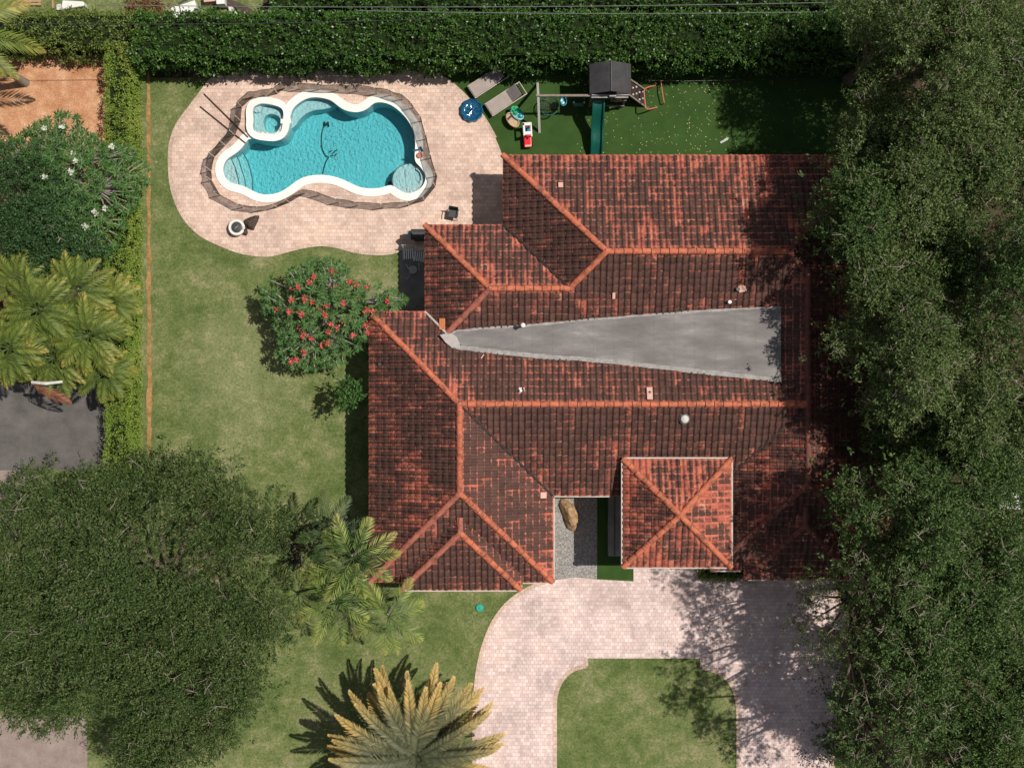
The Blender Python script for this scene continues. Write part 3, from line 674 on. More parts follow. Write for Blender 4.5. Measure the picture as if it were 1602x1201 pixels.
# cleaner hose on the water
h = thing('pool_cleaner', 'pool cleaner with a long dark curving hose floating in the middle of the pool', 'pool cleaner', P(505, 230))
pts = smoothpoly([P(*q, D+.04) for q in ((511,194),(505,203),(503,218),(504,232),(509,243),(514,246),(510,253),(507,262),(505,272))], 5, False)
MB().tube(pts, .028, 6).build('hose', 'darkgrey', h, smooth=True)
b = MB(); c = P(511, 195, D)
for dx in (-.1, .1): b.box((c.x+dx, c.y, D+.06), (.07, .26, .09), .15*dx*10)
b.box((c.x, c.y, D+.08), (.16, .12, .12)); b.build('cleaner_head', 'black', h, bevel=.015)
b = MB(); c = P(521, 239, D)
for dx, dy, a in ((-.12, .05, .5), (.02, -.02, .7), (.16, .1, .6), (-.04, -.16, .4), (.14, -.12, .9)): b.box((c.x+dx, c.y+dy, D+.06), (.16, .04, .06), a)
b.build('float', 'black', h)
# safety fence round the pool
fpx = [(332,283),(331,268),(336,246),(353,228),(368,212),(377,190),(379,168),(397,152),(415,150),(435,147),(446,139),(470,140),(500,141),(530,142),(560,143),(590,147),(612,150),(630,156),(646,170),(660,190),(668,218),(675,248),(684,276),(681,293),(664,314),(640,322),(600,325),(560,322),(530,317),(500,306),(477,303),(453,317),(434,325),(410,329),(380,325),(345,306)]
fb = [P(*q) for q in fpx]; FH = 1.08
ft = thing('pool_fence', 'sagging dark mesh safety fence with thin posts following the rim of the pool', 'fence', P(332, 283))
n = len(fb); r = random.Random(2)
for i in range(n):
    a, c = fb[i], fb[(i+1) % n]; b = MB(); lean = Vector((0, 0, FH))
    sag = r.uniform(.02, .1); m0 = a.lerp(c, .5); nn = Vector(((c-a).y, -(c-a).x, 0)).normalized()*r.uniform(-.025, .025)
    vs = []
    for j, t in enumerate((0, .25, .5, .75, 1)):
        for k, z in enumerate((.04, .4, .75, FH)):
            p = a.lerp(c, t) + nn*4*t*(1-t)*(.4+z); vs.append((p.x, p.y, z - (sag*4*t*(1-t) if k == 3 else 0)))
    b.add(vs, [(j*4+k, (j+1)*4+k, (j+1)*4+k+1, j*4+k+1) for j in range(4) for k in range(3)])
    pn = b.build('mesh_panel', 'mesh', ft, smooth=True)
    hb = MB(); hb.tube([Vector(vs[j*4+3]) for j in range(5)], .014, 5); hb.build('top_binding', 'black', pn)
    pb = MB(); pb.tube([a + Vector((0, 0, -.02)), a + Vector((0, 0, FH+.03))], .024, 7); pb.build('post', 'brass', ft)
for k, (p0, p1, lab) in enumerate((((319,147),(388,215),'long dark pole lying across the fence by the spa, the upper of two'), ((313,167),(384,224),'long dark pole lying across the fence by the spa, the lower of two'))):
    a = P(*p0, .07); q = P(*p1, .11); mid = a.lerp(q, .5)
    m = MB().tube([a, mid, q], .032, 7); o = m.build('pole', 'pole', loc=a); tag(o, lab, 'pole', 'poles leaning over the pool fence')
# inflatable ring by the pool edge
o = MB().lathe(P(657,244) + Vector((0, 0, .1)), [(.02, 0), (.14, .02), (.14, .09), (.02, .1)], 14).build('pool_toy', 'coral', loc=P(657,244)); tag(o, 'small pink pool toy lying inside the fence at the right edge of the pool', 'toy')
o = MB().box(P(654,240) + Vector((-.08, .12, .14)), (.34, .08, .06), .2).box(P(658,238) + Vector((.06, .12, .14)), (.08, .26, .06), .5).build('toy_handle', 'bluefabric', loc=P(656,239)); o.name = 'pool_brush'; tag(o, 'small dark blue brush lying beside the pink toy at the pool edge', 'brush')

# ================================================================== THE HOUSE
SL = .36; HE = 2.9; CW = .283; CH = .315
def zpl(d, e, he, p, s=SL): return he + s*(e - (d[0]*p[0]+d[1]*p[1]))
def slope(name, poly, d, e, he, m, parent, lbl=None, s=SL, over=.04):
    d = np.array(d, float); t = np.array([-d[1], d[0]]); pl_ = np.array(poly, float)
    us = pl_ @ t; hs = e - pl_ @ d; i0, i1 = int(math.floor(us.min()/CW))-1, int(math.ceil(us.max()/CW))+1; j1 = int(math.ceil(hs.max()/CH))+1; j0 = int(math.floor(hs.min()/CH + 1e-6))
    I, J = np.meshgrid(np.arange(i0, i1), np.arange(j0, j1), indexing='ij'); I, J = I.ravel(), J.ravel()
    cx = np.stack([(I+.5)*CW, (J+.5)*CH], 1); keep = np.ones(len(I), bool); C2 = d[None]*(e-cx[:, 1:2]) + t[None]*cx[:, 0:1]
    area = sum(pl_[i][0]*pl_[(i+1) % len(pl_)][1]-pl_[(i+1) % len(pl_)][0]*pl_[i][1] for i in range(len(pl_)))
    if area < 0: pl_ = pl_[::-1]
    for i in range(len(pl_)):
        a, b_ = pl_[i], pl_[(i+1) % len(pl_)]; nn = np.array([(b_-a)[1], -(b_-a)[0]]); nn /= np.linalg.norm(nn)+1e-9; keep &= ((C2-a) @ nn) < .35
    I, J = I[keep], J[keep]; nt = len(I)
    uf = np.array([0, .06, .15, .25, .35, .45, .54, .60, .7, .8, .9, 1.0]); nu = len(uf)
    prof = np.where(uf < .6, .072*np.sin(np.pi*np.clip(uf/.6, 0, 1))**.75, -.016*np.sin(np.pi*np.clip((uf-.6)/.4, 0, 1)))
    def hsh(a, b_, k): return np.modf(np.abs(np.sin(a*12.9898+b_*78.233+k*37.7+e*3.1)*43758.5453))[0]
    lift = .046 + .014*(hsh(I, J, 1)-.5); tilt = .016*(hsh(I, J, 2)-.5); ju = .010*(hsh(I, J, 3)-.5); jl = .022*(hsh(I, J, 4)-.5)
    rows = []
    for hv, lf, sk in ((0.0, 0.0, -.052), (0.0, 1.0, 0), (1.10, .12, 0)):
        u = (I[:, None]+uf[None])*CW + ju[:, None]; hh = (J[:, None]+hv)*CH + (jl[:, None]-over*.5 if hv == 0 else 0) + np.zeros_like(u)
        z = he + s*hh + prof[None]*(1.0 if hv == 0 else .9) + (lift[:, None] if hv == 0 else lift[:, None]*.12) + sk + tilt[:, None]*(uf[None]-.5)*2
        xy = d[None, None]*(e-hh[..., None]) + t[None, None]*u[..., None]
        UV = np.stack([I[:, None]+uf[None]*.998+.001, J[:, None]+np.full_like(u, min(hv, .999)+.0005)], -1)
        rows.append((np.concatenate([xy, z[..., None]], -1), UV))
    V = np.stack([r_[0] for r_ in rows], 1).reshape(-1, 3); UV = np.stack([r_[1] for r_ in rows], 1).reshape(-1, 2)
    base = np.arange(nt)[:, None]*(3*nu); q = np.arange(nu-1)[None]; F = []
    for k in (0, 1): F.append(np.stack([base+k*nu+q, base+k*nu+q+1, base+(k+1)*nu+q+1, base+(k+1)*nu+q], -1).reshape(-1, 4))
    F = np.concatenate(F)
    # which way is up?
    v0, v1, v2 = V[F[-1][0]], V[F[-1][1]], V[F[-1][2]]
    if np.cross(v1-v0, v2-v0)[2] < 0: F = F[:, ::-1]
    off = ORG[parent.name]; me = bpy.data.meshes.new(name); V = V - np.array(off)
    me.vertices.add(len(V)); me.vertices.foreach_set('co', V.astype(np.float32).ravel()); me.loops.add(F.size); me.loops.foreach_set('vertex_index', F.astype(np.int32).ravel())
    me.polygons.add(len(F)); me.polygons.foreach_set('loop_start', np.arange(0, F.size, 4, dtype=np.int32)); me.polygons.foreach_set('use_smooth', np.ones(len(F), dtype=bool))
    l = me.uv_layers.new(name='UVMap'); l.data.foreach_set('uv', UV.astype(np.float32)[F.ravel()].ravel())
    dist = np.full(len(V), 9.0); W2 = V[:, :2] + np.array(off)[None, :2]
    for i in range(len(pl_)):
        a, b_ = pl_[i], pl_[(i+1) % len(pl_)]; nn = np.array([(b_-a)[1], -(b_-a)[0]]); ln = np.linalg.norm(nn)
        if ln < .01 or (abs(a[0]-b_[0]) < .01 and abs(a[0]) in (2.615, 13.6)) or (abs(a[1]-b_[1]) < .01 and a[1] in (1.9, 3.35) and name and e in (-1.3,)): continue
        dist = np.minimum(dist, np.abs((W2-a) @ (nn/ln)))
    l = me.uv_layers.new(name='edge'); l.data.foreach_set('uv', np.stack([dist, dist*0], 1).astype(np.float32)[F.ravel()].ravel()); me.update(); me.validate()
    bm = bmesh.new(); bm.from_mesh(me)
    for i in range(len(pl_)):
        a, b_ = pl_[i]-np.array(off[:2]), pl_[(i+1) % len(pl_)]-np.array(off[:2]); nn = np.array([(b_-a)[1], -(b_-a)[0]])
        if np.linalg.norm(nn) < 1e-6: continue
        nn /= np.linalg.norm(nn)
        ex = over + .06 if abs(nn @ d - 1) < .01 else 0.0      # tiles hang past the eave
        bmesh.ops.bisect_plane(bm, geom=bm.verts[:]+bm.edges[:]+bm.faces[:], plane_co=(a[0]+nn[0]*ex, a[1]+nn[1]*ex, 0), plane_no=(nn[0], nn[1], 0), clear_outer=True)
    k = [bm.verts.new((p[0]-off[0], p[1]-off[1], he + s*(e-(p@d)) - .055 - off[2])) for p in pl_]; f = bm.faces.new(k)
    bm.to_mesh(me); bm.free(); me.materials.append(M[m]); me.update()
    o = link(me, name, parent)
    if lbl: o['label'] = lbl
    return o
def caps(a, c, m, parent, r0=.135, name='ridge_cap', seed=0, step=.40):
    a, c = Vector(a), Vector(c); dv = (c-a); n = max(1, int(dv.length/step)); dv.normalize(); sd = Vector((dv.y, -dv.x, 0)).normalized(); up = sd.cross(dv).normalized()
    if up.z < 0: up = -up
    rr = random.Random(seed); L = (c-a).length/n; b = MB(); SEG = 8
    for i in range(n):
        p0 = a + dv*(i*L - .03); p1 = a + dv*((i+1)*L + .02); j = sd*rr.uniform(-.012, .012); rA, rB = r0*rr.uniform(1.0, 1.08), r0*.84; vs = []
        for p, rd_, lf in ((p0, rA, .035), (p1, rB, .0)):
            for k in range(SEG+1):
                an = math.pi*k/SEG; vs.append(p + j + sd*math.cos(an)*rd_ + up*(math.sin(an)*rd_*.85 + lf - .02))
        q = len(vs)//2; fs = [(k, k+1, q+k+1, q+k) for k in range(SEG)] + [tuple(range(SEG, -1, -1)), tuple(range(q, q+SEG+1))]
        b.add(vs, fs)
        # mortar under the cap
        b.add([p0-sd*r0*1.05-up*.04, p0+sd*r0*1.05-up*.04, p1+sd*r0*1.05-up*.04, p1-sd*r0*1.05-up*.04, p0-sd*r0*.9+up*.02, p0+sd*r0*.9+up*.02, p1+sd*r0*.9+up*.02, p1-sd*r0*.9+up*.02], [(4, 5, 6, 7), (0, 1, 5, 4), (2, 3, 7, 6), (1, 2, 6, 5), (3, 0, 4, 7)])
    return b.build(name, m, parent)
def strip(a, c, w, m, parent, name='valley_flashing', dz=.05):
    a, c = Vector(a), Vector(c); dv = (c-a).normalized(); sd = Vector((dv.y, -dv.x, 0)).normalized()*w/2; z = Vector((0, 0, dz))
    up = Vector((0, 0, .02)); return MB().add([a-sd+z, a+sd+z, c+sd+z, c-sd+z, a-sd+z-up*3, a+sd+z-up*3, c+sd+z-up*3, c-sd+z-up*3], [(0, 1, 2, 3), (4, 7, 6, 5), (0, 4, 5, 1), (1, 5, 6, 2), (2, 6, 7, 3), (3, 7, 4, 0)]).build(name, m, parent)

hs = thing('house', 'sprawling single-storey house under a weathered red clay tile roof', 'house', (3, 0, 0))
N_, S_, E_, W_ = (0, 1), (0, -1), (1, 0), (-1, 0)
planes = {
 'A_N': ([(-.41,10.57),(17,10.57),(12.365,5.935),(4.225,5.935)], N_, 10.57, HE, 'tile_clean'),
 'A_W': ([(-.41,10.57),(4.225,5.935),(2.615,4.325),(-.41,7.35)], W_, .41, HE, 'tile_dark'),
 'A_S1': ([(-.995,4.325),(2.615,4.325),(2.615,1.9),(-3.42,1.9)], S_, -1.3, HE, 'tile'),
 'A_S2': ([(2.615,4.325),(4.225,5.935),(12.365,5.935),(13.6,4.7),(13.6,1.9),(2.615,1.9)], S_, -1.3, HE, 'tile'),
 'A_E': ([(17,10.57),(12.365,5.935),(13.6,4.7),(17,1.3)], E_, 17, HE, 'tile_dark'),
 'B_N': ([(-4.02,7.35),(-.995,4.325),(2.615,4.325),(-.41,7.35)], N_, 7.35, HE, 'tile_mid'),
 'B_W': ([(-4.02,7.35),(-.995,4.325),(-3.42,1.9),(-4.02,1.9)], W_, 4.02, HE, 'tile_mid'),
 'C_N': ([(-6.6,3.35),(-2.35,-.9),(13.45,-.9),(13.45,3.35)], N_, 3.35, HE, 'tile_mid'),
 'C_S': ([(-2.35,-.9),(13.45,-.9),(9.05,-5.15),(1.9,-5.15)], S_, 5.15, HE, 'tile'),
 'C_W': ([(-6.6,3.35),(-2.35,-.9),(-2.35,-4.9),(-6.6,-9.15)], W_, 6.6, HE, 'tile_mid'),
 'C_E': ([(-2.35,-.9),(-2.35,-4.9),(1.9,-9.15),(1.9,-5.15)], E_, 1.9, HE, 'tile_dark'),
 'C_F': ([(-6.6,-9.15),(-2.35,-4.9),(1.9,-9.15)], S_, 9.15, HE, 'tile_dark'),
 'F_W': ([(9.2,-8.6),(9.2,1.3),(13.3,5.4),(13.3,-4.5)], W_, -9.2, HE, 'tile_mid'),
 'F_E': ([(13.3,5.4),(13.3,-4.5),(17.4,-8.6),(17.4,5.4)], E_, 17.4, HE, 'tile_dark'),  # tree shade put into the colour: darker tile on these F and G slopes
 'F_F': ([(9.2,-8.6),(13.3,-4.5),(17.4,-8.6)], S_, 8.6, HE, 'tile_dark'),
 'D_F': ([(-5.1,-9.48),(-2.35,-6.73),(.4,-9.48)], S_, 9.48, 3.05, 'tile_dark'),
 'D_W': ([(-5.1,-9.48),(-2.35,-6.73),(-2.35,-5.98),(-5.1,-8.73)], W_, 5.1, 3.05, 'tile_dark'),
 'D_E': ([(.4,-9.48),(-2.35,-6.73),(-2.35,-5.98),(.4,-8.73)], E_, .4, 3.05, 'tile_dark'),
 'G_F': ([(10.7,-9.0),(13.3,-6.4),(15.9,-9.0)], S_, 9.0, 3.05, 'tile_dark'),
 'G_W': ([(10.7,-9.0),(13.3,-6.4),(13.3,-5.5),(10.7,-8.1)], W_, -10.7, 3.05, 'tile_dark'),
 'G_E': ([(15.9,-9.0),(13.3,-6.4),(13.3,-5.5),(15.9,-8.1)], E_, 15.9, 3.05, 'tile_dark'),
}
for k, (poly, d, e, he, m) in planes.items(): slope('roof_slope', poly, d, e, he, m, hs)
PE = dict(x0=5.06, x1=9.95, y0=-8.3, y1=-3.42, he=3.75); pxm, pym = 7.505, -5.86
q = {'n': ([(5.06,-3.42),(9.95,-3.42),(pxm,pym)], N_, -3.42), 's': ([(5.06,-8.3),(9.95,-8.3),(pxm,pym)], S_, 8.3), 'w': ([(5.06,-3.42),(5.06,-8.3),(pxm,pym)], W_, -5.06), 'e': ([(9.95,-3.42),(9.95,-8.3),(pxm,pym)], E_, 9.95)}
er = MB().box((pxm, pym, 3.70), (4.80, 4.80, .05)).build('entry_roof', 'trim', hs)
for k, (poly, d, e) in q.items(): slope('roof_slope', poly, d, e, 3.75, 'tile_entry', er)
def topz(x, y):
    z = 0
    for k, (poly, d, e, he, m) in planes.items():
        ins = True; n = len(poly); ar = sum(poly[i][0]*poly[(i+1) % n][1]-poly[(i+1) % n][0]*poly[i][1] for i in range(n)); sg = 1 if ar > 0 else -1
        for i in range(n):
            a, c = poly[i], poly[(i+1) % n]
            if ((c[0]-a[0])*(y-a[1])-(c[1]-a[1])*(x-a[0]))*sg < -1e-3: ins = False; break
        if ins: z = max(z, zpl(d, e, he, (x, y)))
    return z
zA = HE+SL*4.635; zB = HE+SL*3.025; zC = HE+SL*4.25; zF = HE+SL*4.1; e0 = HE+.05; w = .05
lines = [((-.41,10.57,e0),(4.225,5.935,zA+w),0), ((4.225,5.935,zA+w),(12.365,5.935,zA+w),0), ((12.365,5.935,zA+w),(17,10.57,e0),1), ((12.365,5.935,zA+w),(13.35,4.95,zA+w-SL*.985),1),
 ((4.225,5.935,zA+w),(2.615,4.325,zB+w),0), ((-4.02,7.35,e0),(-.995,4.325,zB+w),0), ((-.995,4.325,zB+w),(2.615,4.325,zB+w),0), ((-.995,4.325,zB+w),(-2.95,2.37,zB+w-SL*1.955),1),
 ((-6.6,3.35,e0),(-2.35,-.9,zC+w),0), ((-2.35,-.9,zC+w),(13.2,-.9,zC+w),0), ((-2.35,-.9,zC+w),(-2.35,-4.9,zC+w),0), ((-2.35,-4.9,zC+w),(-6.6,-9.15,e0),1), ((-2.35,-4.9,zC+w),(1.9,-9.15,e0),0),
 ((-2.35,-6.73,4.04+w),(-5.1,-9.48,3.1),1), ((-2.35,-6.73,4.04+w),(.4,-9.48,3.1),0), ((-2.35,-6.73,4.04+w),(-2.35,-6.05,4.04+w),1),
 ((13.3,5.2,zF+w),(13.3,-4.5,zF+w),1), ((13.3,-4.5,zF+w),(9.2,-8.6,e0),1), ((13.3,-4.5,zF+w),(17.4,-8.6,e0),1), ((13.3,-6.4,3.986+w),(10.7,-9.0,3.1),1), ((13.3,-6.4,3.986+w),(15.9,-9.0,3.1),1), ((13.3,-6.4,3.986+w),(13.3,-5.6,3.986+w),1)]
for i, (a, c, k) in enumerate(lines): caps(a, c, 'ridge_stain_shade' if i >= 16 or i in (2, 3) else ('ridge', 'ridge_dull')[k], hs, seed=i)  # right-end caps take the clay darkened for tree shade
zE = 3.75+SL*2.44
for i, (x, y) in enumerate(((5.06,-3.42),(9.95,-3.42),(5.06,-8.3),(9.95,-8.3))): caps((x, y, 3.80), (pxm, pym, zE+.06), 'ridge', er, seed=40+i)
strip((-.41,7.35,HE), (2.615,4.325,zB), .10, 'flash', hs, dz=.12); strip((-2.35,-.9,zC), (1.9,-5.15,HE), .09, 'flash', hs, dz=.12); strip((13.25,-.95,zF), (9.1,-5.1,HE), .09, 'flash', hs, dz=.12)
strip((-4.02,3.35,HE), (-2.62,1.95,HE+SL*1.4), .09, 'flash_pale', hs, dz=.12); strip((13.2,-.8,zF), (12.1,.3,zF-SL*1.1), .1, 'flash', hs)
strip((1.3,-4.55,HE+.21), (1.9,-5.15,HE), .10, 'flash_pale', hs, dz=.07)
# grey membrane laid over the valley between the two main ridges
top = [(700,524),(716,517),(760,513),(812,510),(870,505),(905,501),(960,497),(1030,491),(1100,486),(1160,483),(1222,480)]
bot = [(705,543),(722,546),(765,551),(812,556),(862,561),(905,563),(960,568),(1030,576),(1100,584),(1160,590),(1222,597)]
A3, B3 = [], []
for src, dst in ((top, A3), (bot, B3)):
    for (x, y) in src:
        p = P(x, y, 3.7)
        for _ in range(3): p = P(x, y, max(3.2, topz(p.x, p.y)) + .09)
        dst.append(p)
A3[-1].z = max(A3[-1].z, zpl(W_, -9.2, HE, (A3[-1].x, 0))+.08); b = MB(); vs = []; K = 6; n = len(A3)
for a, c in zip(A3, B3):
    for k in range(K+1): p = a.lerp(c, k/K); vs.append((p.x, p.y, max(p.z, topz(p.x, p.y)+.05) + .0))
fs = [(i*(K+1)+k, i*(K+1)+k+1, (i+1)*(K+1)+k+1, (i+1)*(K+1)+k) for i in range(n-1) for k in range(K)]
nv = len(vs); rim_ = [i*(K+1) for i in range(n)] + [(n-1)*(K+1)+k for k in range(1, K+1)] + [i*(K+1)+K for i in range(n-2, -1, -1)] + [k for k in range(K-1, 0, -1)]
vs += [(vs[i][0], vs[i][1], vs[i][2]-.16) for i in rim_]; fs += [(rim_[i], nv+i, nv+(i+1) % len(rim_), rim_[(i+1) % len(rim_)]) for i in range(len(rim_))]
b.add(vs, fs); mbn = b.build('flat_roof_membrane', 'membrane', hs)
for line in (A3, B3):
    bb = MB(); n = len(line); r = random.Random(4); Lp, Rp = [], []
    fine = []
    for i in range(n-1):
        for k in range(5): fine.append(line[i].lerp(line[i+1], k/5))
    fine.append(line[-1]); sg = 1 if line is A3 else -1
    wd = .03 if line is A3 else .14
    for p in fine: Lp.append((p.x, p.y+sg*(.02+r.uniform(0, .04)), p.z+.012)); Rp.append((p.x, p.y-sg*(wd+r.uniform(0, .05)), p.z+.014))
    m = len(fine); bb.add(Lp+Rp, [(i, i+1, m+i+1, m+i) if sg < 0 else (i, m+i, m+i+1, i+1) for i in range(m-1)]); bb.build('membrane_edge', 'membrane_edge', mbn)
c = P(702, 533, 3.55); pa = [P(*q_, 3.5).xy for q_ in ((688,524),(697,522),(707,522),(714,526),(719,536),(720,546),(706,543),(697,536))]
MB().prism(pa, 3.42, 3.66).build('sealant_patch', 'sealant', hs, bevel=.02)
# fascia boards along the eaves
def fascia(a, c, z, parent=hs, h=.16):
    a, c = Vector((*a, z-.09)), Vector((*c, z-.09)); MB().bar(a, c, .07, h).build('fascia', 'trim', parent)
o_ = .05
fascia((1.9+o_,-5.15-o_),(4.55,-5.15-o_), HE); fascia((1.9+o_,-5.27),(1.9+o_,-9.15-o_), HE); fascia((.5,-9.15-o_),(1.83,-9.15-o_), HE); fascia((-5.15,-9.48-o_),(.45,-9.48-o_), 3.05); fascia((.4+o_,-9.4),(.4+o_,-9.28), 3.05)
fascia((-6.52,-9.1),(-6.52,3.3), HE-.06); fascia((-6.5,3.27),(-4.2,3.27), HE-.06); fascia((-3.94,3.6),(-3.94,7.25), HE-.06); fascia((-3.9,7.27),(-.6,7.27), HE-.06); fascia((-.33,7.6),(-.33,10.45), HE-.06); fascia((-.3,10.49),(16.9,10.49), HE-.06)
fascia((9.2,-8.65),(10.6,-8.65), HE); fascia((10.65,-9.05),(15.95,-9.05), 3.05); fascia((17.32,-8.5),(17.32,5.3), HE-.06)
for a, c in (((5.0,-3.36),(10.01,-3.36)), ((5.0,-8.36),(10.01,-8.36)), ((5.0,-3.44),(5.0,-8.28)), ((10.01,-3.44),(10.01,-8.28))): fascia(a, c, 3.78, er, .18)
# walls, inset under the eaves, with soffits
wl = [(-6,-8.6,1.3,2.75),(-3.4,1.0,0,6.75),(.2,1.0,16.4,9.95),(1.35,-4.55,16.4,1.05),(9.8,-8.0,16.7,-4.5)]
poly = [(-6,-8.55),(1.3,-8.55),(1.3,-4.6),(9.9,-4.6),(9.9,-8.0),(16.6,-8.0),(16.4,9.97),(.2,9.97),(.2,6.75),(-3.4,6.75),(-3.4,2.75),(-6,2.75)]
wal = MB().prism(poly, 0, 2.86).build('wall', 'stucco', hs)
sof = [(-6.55,-9.1),(1.88,-9.1),(1.88,-5.1),(9.2,-5.1),(9.2,-8.55),(17.35,-8.55),(17.35,5.3),(16.95,5.3),(16.95,10.5),(-.36,10.5),(-.36,7.3),(-3.97,7.3),(-3.97,3.3),(-6.55,3.3)]
MB().prism(sof, 2.78, 2.83).build('soffit', 'trim', hs)
# portico: side wall, columns, low ledge, door
MB().prism([(5.5,-7.9),(5.75,-7.9),(5.75,-4.6),(5.5,-4.6)], 0, 3.66).build('portico_wall', 'stucco', hs); MB().prism([(9.3,-7.9),(9.55,-7.9),(9.55,-4.6),(9.3,-4.6)], 0, 3.66).build('portico_wall', 'stucco', hs)
MB().box((7.52, -7.98, 3.42), (4.2, .3, .46)).build('portico_beam', 'stucco', hs)
for x in (5.62, 9.42): MB().lathe((x, -8.0, 0), [(.24, 0), (.24, .15), (.19, .2), (.17, 3.0), (.24, 3.1), (.24, 3.2)], 16).build('column', 'stucco', hs, smooth=True)
MB().prism([(4.68,-8.35),(5.46,-8.35),(5.46,-5.2),(4.68,-5.2)], 0, .42).build('ledge', 'slab', hs, bevel=.02); MB().box((4.98, -6.8, .44), (.04, 3.0, .05)).build('ledge_joint', 'darkgrey', hs)
MB().box((7.5, -4.62, 1.12), (1.3, .1, 2.2)).build('door', 'darkwood', hs)
def window(x, y, w_, ax):
    s = (w_, .12, 1.3) if ax == 'x' else (.12, w_, 1.3); o = MB().box((x, y, 1.55), s).build('window', 'trim', hs)
    s = (w_-.16, .14, 1.14) if ax == 'x' else (.14, w_-.16, 1.14); MB().box((x, y, 1.55), s).build('pane', 'glass', o)
for x, y, w_, ax in ((-4.2,-8.56,1.6,'x'),(-1.0,-8.56,1.6,'x'),(-6.0,-6,1.5,'y'),(-6.0,-2.5,1.8,'y'),(-6.0,.8,1.4,'y'),(-3.41,5,1.8,'y'),(-1.6,6.76,2.2,'x'),(4,9.98,2.4,'x'),(9,9.98,2.4,'x'),(13,9.98,1.8,'x'),(1.31,-6.8,1.4,'y'),(3.4,-4.62,1.5,'x'),(11.4,-8.0,1.5,'x'),(14.6,-8.0,1.5,'x')): window(x, y, w_, ax)
# pipes, vents and odd tiles on the roof
def onroof(px, py):
    p = P(px, py, 3.7)
    for _ in range(4): p = P(px, py, topz(p.x, p.y))
    return p
p = onroof(818, 510); vp = MB().lathe(p, [(.07, -.1), (.07, .75)], 16).build('vent_pipe', 'white', hs, smooth=True); MB().lathe(p + Vector((0, 0, .7)), [(.08, 0), (.11, .04), (.10, .08), (.04, .12)], 16).build('pipe_cap', 'white', vp, smooth=True)
p = onroof(815, 611); vp = MB().lathe(p, [(.06, -.1), (.06, .25)], 12).build('vent_pipe', 'white', hs); MB().box(p + Vector((.03, 0, .03)), (.26, .3, .05)).build('pipe_base', 'offwhite', vp, bevel=.01)
p = onroof(1070, 655); vp = MB().lathe(p, [(.24, -.1), (.24, .12), (.17, .2)], 18).build('roof_vent', 'grey', hs, smooth=True); MB().lathe(p + Vector((0, 0, .22)), [(.15, 0), (.17, .05), (.08, .1)], 18).build('vent_cap', 'offwhite', vp, smooth=True)
p = onroof(1140, 473); vp = MB().lathe(p, [(.08, -.1), (.08, .3)], 12).build('vent_pipe', 'white', hs)
p = onroof(1153, 453); MB().lathe(p, [(.09, -.1), (.09, .28)], 12).build('vent_pipe', 'darkgrey', hs); MB().box(p + Vector((.22, .03, .1)), (.34, .28, .06), .2).build('loose_tile', 'pinktile', hs)
p = onroof(594, 570); MB().lathe(p, [(.05, -.1), (.07, .16), (.05, .17)], 12).build('vent_pipe', 'darkgrey', hs)
for px, py, sx, sy, m in ((877,290,.22,.26,'pinktile'),(1016,615,.26,.58,'pinktile'),(850,774,.30,.28,'pinktile'),(692,507,.28,.52,'orangetile'),(960,463,.13,.3,'pinktile')):
    p = onroof(px, py); g = .36
    tl = Matrix.Rotation(math.atan(SL)*(1 if 1 else 0), 3, 'X') if m != 'orangetile' and px != 877 and px != 1016 else Matrix.Rotation(-math.atan(SL), 3, 'X') if px in (877, 1016) else Matrix.Identity(3)
    if px in (850, 692): tl = Matrix.Rotation(math.atan(SL)*(1 if px == 850 else -1), 3, 'Y')
    MB().box(p + Vector((0, 0, .1)), (sx, sy, .05), m=tl).build('replaced_tile', m, hs, bevel=.012)
p = onroof(1016, 613); MB().lathe(p + Vector((0, 0, .12)), [(.05, 0), (.05, .04)], 10).build('vent_hole', 'black', hs)
p = onroof(755, 557); MB().bar(p + Vector((-.06, -.1, .09)), p + Vector((.06, .08, .11)), .05, .03).build('loose_chip', 'pinktile', hs)

# ================================================================== FURNITURE AND TOYS
def lounger():
    t = thing('sun_lounger', 'sun', 'sun lounger')
    f = MB(); L, W_2 = 2.02, .34
    for s in (-1, 1): f.box((0, s*W_2, .33), (L, .04, .06))
    for s in (-1, 1): f.box((s*(L/2-.02), 0, .33), (.04, 2*W_2, .06))
    f.box((.18, 0, .31), (.04, 2*W_2, .04)); f.build('frame', 'trim', t, local=True, bevel=.008)
    for sx in (-1, 1):
        for sy in (-1, 1): MB().box((sx*.88, sy*.32, .155), (.05, .05, .31)).build('leg', 'trim', t, local=True)
    MB().box((-.38, 0, .385), (1.2, .64, .05)).build('seat_pad', 'sling', t, local=True, bevel=.02)
    b = MB(); a = .52; b.box((.24+.27*math.cos(a)-.03, 0, .40+.27*math.sin(a)), (.62, .62, .05), m=Matrix.Rotation(-a, 3, 'Y')); b.build('backrest', 'sling_dark', t, local=True, bevel=.02)
    return t
l1 = lounger(); l1['label'] = 'grey sun lounger on the turf close under the hedge, the upper of the pair'; l1['group'] = 'sun loungers on the turf'
l2 = copy_tree(l1); l2['label'] = 'grey sun lounger on the turf beside the toy tables, the lower of the pair'
l1.location = P(764.5, 127.5, .3); l1.location.z = .012; l1.rotation_euler.z = math.radians(33)
l2.location = P(791.5, 155.5, .3); l2.location.z = .012; l2.rotation_euler.z = math.radians(33)

